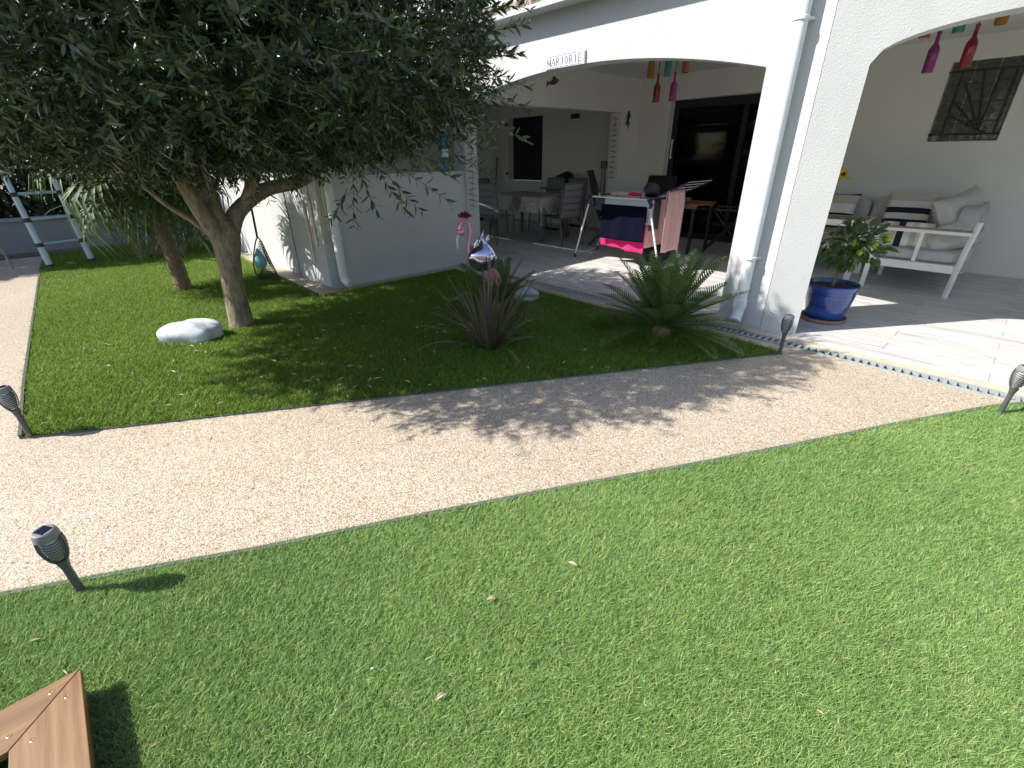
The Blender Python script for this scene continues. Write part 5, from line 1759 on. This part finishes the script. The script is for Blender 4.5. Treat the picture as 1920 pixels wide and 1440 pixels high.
# ================================================================== LOUNGE CORNER
sofa = thing("corner_sofa", "white framed corner sofa with light grey cushions on the veranda", "sofa", (-1.2, 7.2, 0))
SX0, SX1 = -1.05, -0.33      # seat depth of the short wing
YN = 6.40
# near end frame of the short wing
MB().bbox(SX0 - 0.022, SX0 + 0.022, YN - 0.022, YN + 0.022, 0, 0.62, 0.003).build("leg", WHITE_MET, sofa)
MB().tube([(SX1, YN, 0.0), (SX1 + 0.015, YN, 0.45), (SX1 + 0.04, YN, 0.75)], 0.024, 4).build("leg", WHITE_MET, sofa)
MB().bbox(SX0 + 0.023, SX1 - 0.015, YN - 0.020, YN + 0.020, 0.255, 0.332, 0.003).build("side_rail", WHITE_MET, sofa)
MB().bbox(SX0 - 0.022, SX1 + 0.02, YN - 0.022, YN + 0.022, 0.621, 0.652, 0.003).build("arm_rail", WHITE_MET, sofa)
MB().bbox(SX0 - 0.02, SX1 + 0.012, YN - 0.03, YN + 0.03, 0.653, 0.668, 0.003).build("arm_top", TEAK, sofa)
MB().bbox(-0.70, -0.665, YN - 0.018, YN + 0.018, 0.336, 0.620, 0.003).build("arm_strut", WHITE_MET, sofa)
for (xa, xb, ya, yb) in [(SX0, SX0 + 0.03, YN + 0.021, 7.2), (SX1 - 0.03, SX1, YN + 0.021, 7.95), (-2.6, SX0 - 0.0, 7.2, 7.23), (-2.6, SX1 - 0.031, 7.90, 7.93)]:
    MB().box(xa, xb, ya, yb, 0.25, 0.33).build("seat_rail", WHITE_MET, sofa)
for (x, y) in [(-2.58, 7.215), (-2.58, 7.915), (SX1 - 0.016, 7.90), (SX0 + 0.016, 7.19)]:
    MB().box(x - 0.02, x + 0.02, y - 0.02, y + 0.02, 0, 0.249).build("leg", WHITE_MET, sofa)


def slab_cushion(x0, x1, y0, y1, z0, z1, name, m, par, e=0.035):
    def fn(u, v):
        th = u * 2 * PI; p = (v - 0.5) * PI
        c, s = math.cos(th), math.sin(th)
        def sg(a, k): return math.copysign(abs(a) ** k, a)
        cp, sp = math.cos(p), math.sin(p)
        return ((x0 + x1) / 2 + (x1 - x0) / 2 * sg(c, 0.22) * sg(cp, 0.25), (y0 + y1) / 2 + (y1 - y0) / 2 * sg(s, 0.22) * sg(cp, 0.25), (z0 + z1) / 2 + (z1 - z0) / 2 * sg(sp, 0.4))
    return MB().grid(fn, 48, 20).build(name, m, par, 'all')


slab_cushion(SX0 + 0.03, SX1 - 0.02, YN + 0.03, 7.20, 0.33, 0.455, "seat_cushion", SOFA_GREY, sofa)
slab_cushion(-2.58, SX1 - 0.02, 7.205, 7.90, 0.33, 0.455, "seat_cushion", SOFA_GREY, sofa)
slab_cushion(-1.42, -0.36, 7.72, 7.92, 0.455, 0.86, "back_cushion", SOFA_GREY, sofa)
slab_cushion(-2.58, -1.44, 7.72, 7.92, 0.455, 0.84, "back_cushion", SOFA_GREY, sofa)
slab_cushion(-0.50, -0.32, YN + 0.30, 7.70, 0.455, 0.86, "back_cushion", SOFA_GREY, sofa)


def pillow(label, m, loc, w_, h_, d_, rot, seed=0):
    r = np.random.default_rng(seed)
    ph = r.random(4) * 6.28
    def fn(u, v, s):
        a, b = (u - 0.5) * 2, (v - 0.5) * 2
        pin = 1 - 0.10 * (1 - a * a) * abs(b) ** 3
        pin2 = 1 - 0.10 * (1 - b * b) * abs(a) ** 3
        t = max(0, (1 - a ** 4) * (1 - b ** 4)) ** 0.55
        wr = 0.012 * math.sin(a * 5 + ph[0]) * math.sin(b * 4 + ph[1]) * t
        return (a * w_ / 2 * pin2, s * (d_ / 2 * t) + wr, b * h_ / 2 * pin)
    mb = MB().grid(lambda u, v: fn(u, v, 1), 18, 18).grid(lambda u, v: fn(u, v, -1), 18, 18)
    k = 19 * 19
    mb.f = [f if max(f) < k else f[::-1] for f in mb.f]
    o = mb.build("throw_pillow", m, None, 'all', local=True)
    o.location = loc
    o.rotation_euler = rot
    return tag(o, label, "pillow", "throw pillows on the corner sofa")


pillow("navy and white striped pillow upright against the sofa back", STRIPE_H, (-1.02, 7.52, 0.70), 0.47, 0.46, 0.15, (math.radians(-14), 0, math.radians(4)), 1)
pillow("striped pillow with two navy bands at the sofa's left, behind the table", STRIPE_H2, (-1.78, 7.60, 0.68), 0.46, 0.42, 0.14, (math.radians(-14), 0, math.radians(-5)), 2)
pillow("beige and white striped pillow lying behind the arm rail", STRIPE_V, (-0.84, 6.60, 0.555), 0.46, 0.30, 0.17, (math.radians(-32), 0, math.radians(8)), 3)
pillow("large pale grey pillow leaning in the sofa's right corner", PILLOW_GREY, (-0.50, 6.95, 0.74), 0.62, 0.50, 0.22, (math.radians(-20), math.radians(-14), math.radians(66)), 4)
pillow("pale grey pillow lying on the seat by the right leg", PILLOW_GREY, (-0.50, 6.66, 0.56), 0.44, 0.30, 0.18, (math.radians(-38), math.radians(-22), math.radians(30)), 5)

ct = thing("lounge_table", "white framed table with brown slatted top by the sofa", "table", (-1.85, 6.85, 0))
tx0, tx1, ty0, ty1 = -2.5, -1.22, 6.60, 7.10
for k in range(12):
    x = tx0 + 0.03 + k * (tx1 - tx0 - 0.06) / 12
    MB().bbox(x, x + 0.097, ty0 + 0.03, ty1 - 0.03, 0.645, 0.663, 0.003).build("top_slat", TEAK, ct)
for (a_, b_, c_, d_) in ((tx0, tx1, ty0, ty0 + 0.029), (tx0, tx1, ty1 - 0.029, ty1), (tx0, tx0 + 0.029, ty0 + 0.029, ty1 - 0.029), (tx1 - 0.029, tx1, ty0 + 0.029, ty1 - 0.029)):
    MB().box(a_, b_, c_, d_, 0.60, 0.664).build("frame_rail", WHITE_MET, ct)
for x in (tx0 + 0.03, tx1 - 0.03):
    for y in (ty0 + 0.03, ty1 - 0.03):
        MB().box(x - 0.03, x + 0.03, y - 0.03, y + 0.03, 0, 0.599).build("leg", WHITE_MET, ct)
POTG = plain("slate_glazed_pot", (0.12, 0.135, 0.16), 0.35, 0.2)
sp_ = thing("small_pot", "small slate grey pot with a trailing plant on the slatted table", "plant pot", (-1.80, 6.86, 0.664))
MB().lathe([(0.0, 0.0), (0.07, 0.0), (0.105, 0.05), (0.11, 0.10), (0.105, 0.135), (0.112, 0.145), (0.10, 0.145), (0.095, 0.12), (0, 0.12)], 20, (-1.80, 6.86, 0.665), cap=False).build("pot", POTG, sp_, True)
# sunflower and its stem rise from the pot
SUNY = plain("yellow_petal", (0.62, 0.40, 0.03), 0.6, 0.2)
SUNG = plain("stem_green", (0.12, 0.18, 0.04), 0.6, 0.2)
YLEAF = plain("yellow_green_leaf", (0.35, 0.36, 0.05), 0.6, 0.2)
fx, fy, fz = -1.66, 6.95, 1.13
MB().tube([(-1.80, 6.86, 0.78), (-1.79, 6.9, 0.95), (-1.72, 6.94, 1.10), (fx, fy, fz)], 0.004, 5).build("stem", SUNG, sp_, True)
pt = MB()
fd, fs, fu = Vector((0.55, -0.75, -0.35)).normalized(), Vector((0.8, 0.58, 0)), None
fu = fd.cross(fs).normalized(); fs = fu.cross(fd).normalized()
for k in range(14):
    a = 2 * PI * k / 14
    d = fs * math.cos(a) + fu * math.sin(a)
    s_ = fs * -math.sin(a) + fu * math.cos(a)
    c = Vector((fx, fy, fz)) + fd * 0.006
    pt.raw([c + d * 0.018 - s_ * 0.008, c + d * 0.045 - s_ * 0.010 - fd * 0.004, c + d * 0.075 - fd * 0.018, c + d * 0.045 + s_ * 0.010 - fd * 0.004, c + d * 0.018 + s_ * 0.008], [(0, 1, 2, 3, 4)])
pt.build("petals", SUNY, sp_)
MB().grid(lambda u, v: Vector((fx, fy, fz)) + fs * 0.024 * math.cos(u * 2 * PI) * math.cos((v - .5) * PI) + fu * 0.024 * math.sin(u * 2 * PI) * math.cos((v - .5) * PI) + fd * (0.008 + 0.012 * math.sin((v - .5) * PI)), 12, 6).build("flower_heart", plain("dark_flower_heart", (0.05, 0.03, 0.02), 0.9), sp_, 'all')
for (lx, ly, lz, dx, dz) in [(-1.63, 6.94, 1.10, 0.07, -0.03), (-1.75, 6.93, 1.12, -0.09, 0.02), (-1.66, 6.94, 1.09, -0.05, -0.07), (-1.80, 6.86, 0.84, -0.08, 0.03), (-1.82, 6.84, 0.83, -0.06, 0.08), (-1.85, 6.85, 0.82, -0.10, 0.0)]:
    a, b = Vector((lx, ly, lz)), Vector((lx + dx, ly, lz + dz))
    s_ = (b - a).cross(Vector((0.5, -0.8, 0.1))).normalized() * 0.022
    MB().raw([a, (a + b) / 2 + s_, b, (a + b) / 2 - s_], [(0, 1, 2), (0, 2, 3)]).build("leaf", YLEAF, sp_, solid=0.002)

# ---- potted lemon tree
lp = thing("potted_lemon_tree", "small lemon tree in a blue glazed pot by the pillar", "potted tree", (-0.93, 4.84, 0.009))
MB().lathe([(0.0, 0.0), (0.185, 0.0), (0.20, 0.012), (0.205, 0.04), (0.195, 0.04), (0.185, 0.022), (0, 0.022)], 32, (-0.93, 4.84, 0.009), cap=False).build("saucer", TERRA, lp, True)
pot = MB().lathe([(0.0, 0.025), (0.165, 0.025), (0.172, 0.04), (0.190, 0.13), (0.214, 0.25), (0.226, 0.33), (0.238, 0.355), (0.240, 0.375), (0.232, 0.382), (0.222, 0.375), (0.210, 0.33), (0.0, 0.325)], 40, (-0.93, 4.84, 0.009), cap=False).build("pot", GLAZE, lp, True)
MB().lathe([(0.0, 0.352), (0.12, 0.348), (0.217, 0.343)], 24, (-0.93, 4.84, 0.009), cap=False).build("soil", SOIL, lp, True)
MB().tube([(-0.93, 4.84, 0.34), (-0.925, 4.845, 0.45), (-0.905, 4.86, 0.56), (-0.885, 4.87, 0.66), (-0.88, 4.88, 0.78)], [0.013, 0.011, 0.010, 0.010, 0.007], 8).build("trunk", OLIVE_BARK, lp, True)
LC = Vector((-0.87, 4.88, 0.76))
r = np.random.default_rng(77)
for k in range(9):
    a = k * 2.4
    e = LC + Vector((0.22 * math.cos(a), 0.22 * math.sin(a), 0.10 * math.sin(k * 1.7) + 0.03))
    MB().tube([(-0.885, 4.87, 0.64), LC * 0.6 + e * 0.4, e], [0.006, 0.004, 0.002], 5).build("branch", SUNG, lp, True)


def lemon_leaf(L, W, r):
    K = 5
    Vs, F = [], []
    for i in range(K + 1):
        t = i / K
        w_ = W * 0.5 * math.sin(PI * min(1, 0.06 + 0.94 * t)) ** 0.8 if i < K else 0.0005
        x, z = L * t, -0.25 * L * t * t
        Vs += [(x, -w_, z + w_ * 0.35), (x, 0, z), (x, w_, z + w_ * 0.35)]
    for i in range(K):
        b = i * 3
        F += [(b, b + 3, b + 4), (b, b + 4, b + 1), (b + 1, b + 4, b + 5), (b + 1, b + 5, b + 2)]
    return mesh_of(np_mesh("leaf", np.array(Vs), np.array(F), LEMON_LEAF, None, np.full(len(Vs), r.uniform(0.1, 0.9)), True))


lm = [lemon_leaf(0.085 + 0.02 * (k % 3), 0.045 + 0.008 * (k % 2), r) for k in range(6)]
lw = wloc(lp)
for i in range(210):
    u = r.normal(size=3); u /= np.linalg.norm(u)
    rad = r.random() ** 0.4
    p = Vector((u[0] * 0.25 * rad, u[1] * 0.25 * rad, u[2] * 0.19 * rad)) + LC
    d = Vector(u) + Vector(r.normal(0, 0.5, 3)) + Vector((0, 0, -0.15))
    q = d.to_track_quat('X', 'Z').to_matrix().to_4x4()
    inst(lm[i % 6], "leaf", lp, Matrix.Translation(p - lw) @ q @ Matrix.Rotation(r.normal(0, 0.5), 4, 'X'))
LEMG = plain("unripe_lemon", (0.28, 0.42, 0.03), 0.4, 0.1, 60, bump=0.2)
LEMY = plain("turning_lemon", (0.45, 0.40, 0.06), 0.4, 0.1, 60, bump=0.2)
for (p, m, s_) in [(LC + Vector((0.235, 0.06, 0.08)), LEMG, 0.038), (LC + Vector((0.05, -0.20, 0.05)), LEMY, 0.028), (LC + Vector((0.10, -0.17, -0.03)), LEMG, 0.026), (LC + Vector((0.18, -0.05, 0.03)), LEMG, 0.03)]:
    MB().grid(lambda u, v: (p.x + s_ * math.cos(u * 2 * PI) * math.cos((v - .5) * PI), p.y + s_ * math.sin(u * 2 * PI) * math.cos((v - .5) * PI), p.z + s_ * 1.2 * math.copysign(abs(math.sin((v - .5) * PI)) ** 1.15, v - .5)), 16, 10).build("lemon", m, lp, 'all')

lp.location = (-0.99, 4.80, 0.009)
lp.scale = (0.87, 0.87, 0.87)

# ---- second blue pot at the right edge
p2 = thing("potted_plant", "blue glazed pot with terracotta saucer at the veranda's right end", "potted plant", (0.50, 5.86, 0.009))
MB().lathe([(0.0, 0.0), (0.19, 0.0), (0.205, 0.012), (0.21, 0.045), (0.20, 0.045), (0.19, 0.022), (0, 0.022)], 32, (0.50, 5.86, 0.009), cap=False).build("saucer", TERRA, p2, True)
MB().lathe([(0.0, 0.025), (0.165, 0.025), (0.172, 0.04), (0.19, 0.13), (0.205, 0.25), (0.212, 0.33), (0.224, 0.355), (0.226, 0.375), (0.218, 0.382), (0.208, 0.375), (0.2, 0.33), (0.0, 0.325)], 40, (0.50, 5.86, 0.009), cap=False).build("pot", GLAZE, p2, True)
MB().lathe([(0.0, 0.35), (0.205, 0.343)], 24, (0.50, 5.86, 0.009), cap=False).build("soil", SOIL, p2, True)
r = np.random.default_rng(88)
for i in range(26):
    az = i * 2.4
    inst(bm_[i % 3], "leaf", p2, Matrix.Translation((0, 0, 0.34)) @ Matrix.Rotation(az, 4, 'Z') @ Matrix.Rotation(0.1 + 0.03 * i, 4, 'Y') @ Matrix.Scale(0.7, 4))

# ================================================================== SMALL LITTER
DRYL = plain("dry_leaf", (0.52, 0.40, 0.26), 0.8, 0.2, 40)
for (x, y, rz_, L_, lb) in [(-0.742, 0.99, 0.3, 0.035, "curled tan dry leaf in the middle of the front turf"), (-0.84, 0.68, 1.2, 0.034, "flat tan dry leaf below the curled one on front turf"),
                            (-0.70, 0.37, 1.5, 0.036, "brown dry leaf nearest the bottom edge of the front turf"), (-0.90, 0.27, 0.9, 0.012, "tiny white petal on the front turf near the bottom")]:
    m = WHITECLOTH if L_ < 0.02 else DRYL
    o = MB().grid(lambda u, v: ((u - 0.5) * L_, (v - 0.5) * L_ * 0.34 * math.sin(PI * (0.08 + 0.86 * u)), 0.006 * math.sin(PI * u) + 0.004 * abs(v - 0.5) * 2), 8, 4).build("dry_leaf", m, None, True, local=True, solid=0.0008)
    o.location = (x, y, 0.033); o.rotation_euler = (0.15, 0.1, rz_)
    tag(o, lb, "leaf", "dry leaves on the front turf")
r = np.random.default_rng(99)
lit = MB()
N = 0
while N < 130:
    x, y = r.uniform(-5.6, -1.6), r.uniform(-0.4, 3.4)
    if not in_poly(np.array([[x, y]]), UP_POLY)[0]: continue
    if r.random() > math.exp(-((x + 3.3) ** 2 + (y - 0.6) ** 2) / 2.2) + 0.12: continue
    a = r.random() * 6.28; L_ = 0.012 + 0.022 * r.random(); w_ = 0.0030 + 0.003 * r.random()
    c, s = math.cos(a), math.sin(a)
    z = 0.036 + 0.006 * r.random()
    lit.raw([(x - c * L_, y - s * L_, z - 0.004), (x - s * w_, y + c * w_, z + 0.004), (x + c * L_, y + s * L_, z), (x + s * w_, y - c * w_, z + 0.004)], [(0, 1, 2), (0, 2, 3)])
    N += 1
o = lit.build("leaf_litter", plain("bleached_leaf", (0.58, 0.56, 0.46), 0.8, 0.15, 10))
tag(o, "scattered bleached olive leaves lying on the rear lawn", kind='stuff')

# movement joint in the path and stray debris
gp = bpy.data.objects["gravel_path"]
jt = MB().tube([(-2.55, 0.79, 0.0), (-1.55, 0.26, 0.0)], 0.0011, 4).build("path_joint", GROUT, gp)
r = np.random.default_rng(123)
lit = MB()
N = 0
while N < 150:
    x, y = r.uniform(-4.5, 1.6), r.uniform(-1.0, 3.85)
    pp_ = np.array([[x, y]])
    onlawn = in_poly(pp_, LOW_POLY)[0]
    if in_poly(pp_, UP_POLY)[0] or (onlawn and r.random() > 0.35): continue
    a = r.random() * 6.28; L_ = 0.004 + 0.014 * r.random() ** 2; w_ = 0.0015 + 0.0025 * r.random()
    c, s_ = math.cos(a), math.sin(a)
    z = 0.03 if onlawn else 0.003
    lit.raw([(x - c * L_, y - s_ * L_, z), (x - s_ * w_, y + c * w_, z + 0.003), (x + c * L_, y + s_ * L_, z + 0.001), (x + s_ * w_, y - c * w_, z)], [(0, 1, 2), (0, 2, 3)])
    N += 1
o = lit.build("path_litter", plain("brown_crumbs", (0.34, 0.26, 0.17), 0.9, 0.4, 6))
tag(o, "tiny dry leaf crumbs scattered over path and front turf", kind='stuff')
print("TRIS", sum(len(o.data.loops) - 2 * len(o.data.polygons) for o in bpy.data.objects if o.type == 'MESH'))
